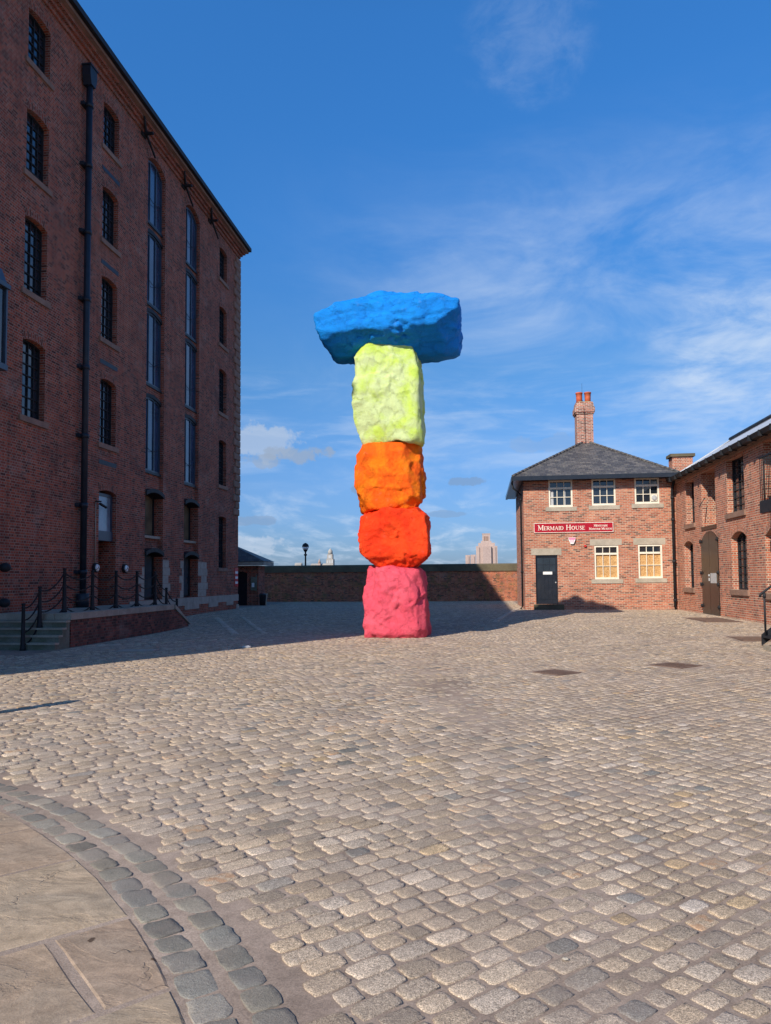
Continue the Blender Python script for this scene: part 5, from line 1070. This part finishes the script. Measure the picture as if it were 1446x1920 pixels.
# ------------------------------------------------------------------ beyond the wall
mb = MB(); mb.face([(-9000, 56, -5), (9000, 56, -5), (9000, 12000, -5), (-9000, 12000, -5)]); struct(emit('water', mb, 'water'))
lp = thing('street_lamp', 'black globe street lamp standing behind the quay wall', 'street lamp', (-12.56, 52, 0))
mb = MB(); mb.lathe((-12.56, 52, 0), [(0.14, 0), (0.12, 0.5), (0.07, 0.7), (0.06, 3.0), (0.055, 3.35), (0.12, 3.40), (0.12, 3.46), (0.06, 3.5), (0.06, 3.62), (0.13, 3.72), (0.17, 3.80)], 14); emit('pole', mb, 'black_iron', lp)
mb = MB(); mb.lathe((-12.56, 52, 3.80), [(0.17, 0), (0.225, 0.12), (0.235, 0.2)], 16); emit('globe', mb, 'white', lp)
mb = MB(); mb.lathe((-12.56, 52, 4.0), [(0.245, 0), (0.235, 0.10), (0.18, 0.2), (0.09, 0.26), (0.02, 0.29)], 16); emit('hood', mb, 'black_iron', lp)
# ventilation tower across the river
vt = thing('ventilation_tower', 'distant stepped brick tower rising above the wall right of the sculpture', 'tower', (0, 800, 0))
mb = MB(); mb.box(-6.2, 16.4, 800, 822, -5, 35.4); mb.box(0.8, 9.8, 797, 800, -5, 35.0); mb.box(-5.2, -2.6, 799, 800, -5, 34); mb.box(12.2, 14.6, 799, 800, -5, 34); mb.box(-3.8, 13.8, 802, 820, 35.4, 38.9); emit('main_block', mb, 'tower_hazed', vt)
mb = MB(); mb.box(0.5, 8.9, 804, 816, 38.9, 48.6); mb.box(0.2, 9.2, 803.7, 816.3, 48.6, 49.2); mb.box(-0.9, 10.2, 803, 817, 38.9, 41.0); tw = emit('upper_tower', mb, 'tower_hazed', vt)
for x0 in (2.2, 4.0, 5.8): mb = MB(); mb.box(x0, x0+1.0, 803.6, 803.95, 41.2, 46.0); emit('louvre', mb, 'sill_red', tw)
for x0, x1, zz_ in ((-17.7, -12.8, 26.0), (-12.2, -6.9, 26.4)): mb = MB(); mb.box(x0, x1, 802, 815, -5, zz_); mb.box(x0+1.2, x1-1.2, 801.2, 802, -5, 24.5); emit('side_block', mb, 'tower_hazed', vt)
# civic clock tower far across the river, church spire and low buildings
ct = thing('clock_tower', 'tiny pale domed tower on the skyline right of the street lamp', 'tower', (-310, 1500, 0))
mb = MB(); mb.box(-317.5, -302.5, 1493, 1507, -5, 42); mb.box(-315.5, -304.5, 1494.5, 1505.5, 42, 52); mb.lathe((-310, 1500, 52), [(5.0, 0), (4.8, 6), (3.4, 9), (1.5, 11), (0.3, 13)], 12); emit('tower_shaft', mb, 'tower_pale', ct)
mb = MB()
for z in (44, ): mb.box(-312.5, -307.5, 1494.1, 1494.45, z, z+6)
for i in range(3): mb.box(-315+i*4.6, -312.6+i*4.6, 1492.6, 1492.95, 33.5, 39.5)
emit('opening', mb, 'grey_plate', ct)
sp_ = thing('church_spire', 'tiny dark pointed turret on the skyline between lamp and domed tower', 'spire', (-333, 1500, 0))
mb = MB(); mb.box(-335.5, -330.5, 1497, 1503, -5, 34); mb.lathe((-333, 1500, 34), [(3.6, 0), (0.4, 9)], 8); emit('turret', mb, 'tower_hazed', sp_)
r = random.Random(9)
lbs = ['low pale building on the skyline just left of the street lamp', 'long low pale building on the skyline right of the lamp, beside the domed tower']
for i, (x0, w_, h_) in enumerate(((-386, 14, 32.5), (-352, 42, 30.5))):
    t = thing('distant_building', lbs[i], 'building', (x0, 1502, 0)); mb = MB(); mb.box(x0, x0+w_, 1502, 1515, -5, h_); mb.prism([(x0, 1502, h_), (x0, 1515, h_), (x0, 1508.5, h_+3)], (w_, 0, 0)); emit('wall', mb, 'tower_pale', t)
# hills
hx = np.linspace(-4000, 4000, 161); hy = np.linspace(2600, 4200, 25); HXX, HYY = np.meshgrid(hx, hy)
HZ = -6 + np.sin((HYY-2600)/1600*pi)*(37+14*vnoise(HXX*0.002, HYY*0.002, 2)+16*vnoise(HXX*0.011, HYY*0.01, 4)+7*vnoise(HXX*0.05, HYY*0.05, 6) + 12*np.exp(-((HXX+1050)/420)**2))
V = np.stack([HXX, HYY, HZ], -1).reshape(-1, 3); I = np.arange(161*25).reshape(25, 161); struct(np_obj('hills', V, np.stack([I[:-1,:-1], I[:-1,1:], I[1:,1:], I[1:,:-1]], -1).reshape(-1, 4), 'hill'))
# litter in the square
def litter(name, lab, cat, c, mat, sx, sy, sz, seed):
    b = bmesh.new(); bmesh.ops.create_icosphere(b, subdivisions=2, radius=1); r = random.Random(seed)
    for v in b.verts: v.co = Vector((v.co.x*sx*(1+r.uniform(-.2,.2)), v.co.y*sy*(1+r.uniform(-.2,.2)), max(v.co.z, -0.4)*sz*(1+r.uniform(-.3,.3))))
    me = bpy.data.meshes.new(name); b.to_mesh(me); b.free(); me.materials.append(M[mat]); o = bpy.data.objects.new(name, me); C.objects.link(o)
    o.location = (c[0], c[1], float(gz(c[0], c[1]))+float(undul(np.array(c[0]), np.array(c[1])))+0.012+sz*0.3); tag(o, lab, cat)
litter('paper_scrap', 'small white paper scrap on the nearest cobbles', 'litter', (0.34, 3.45), 'lintel', 0.016, 0.012, 0.006, 1)
litter('crushed_can', 'crushed pale can lying in the shade near the sculpture', 'litter', (-5.85, 17.95), 'grey_plate', 0.12, 0.05, 0.04, 2)
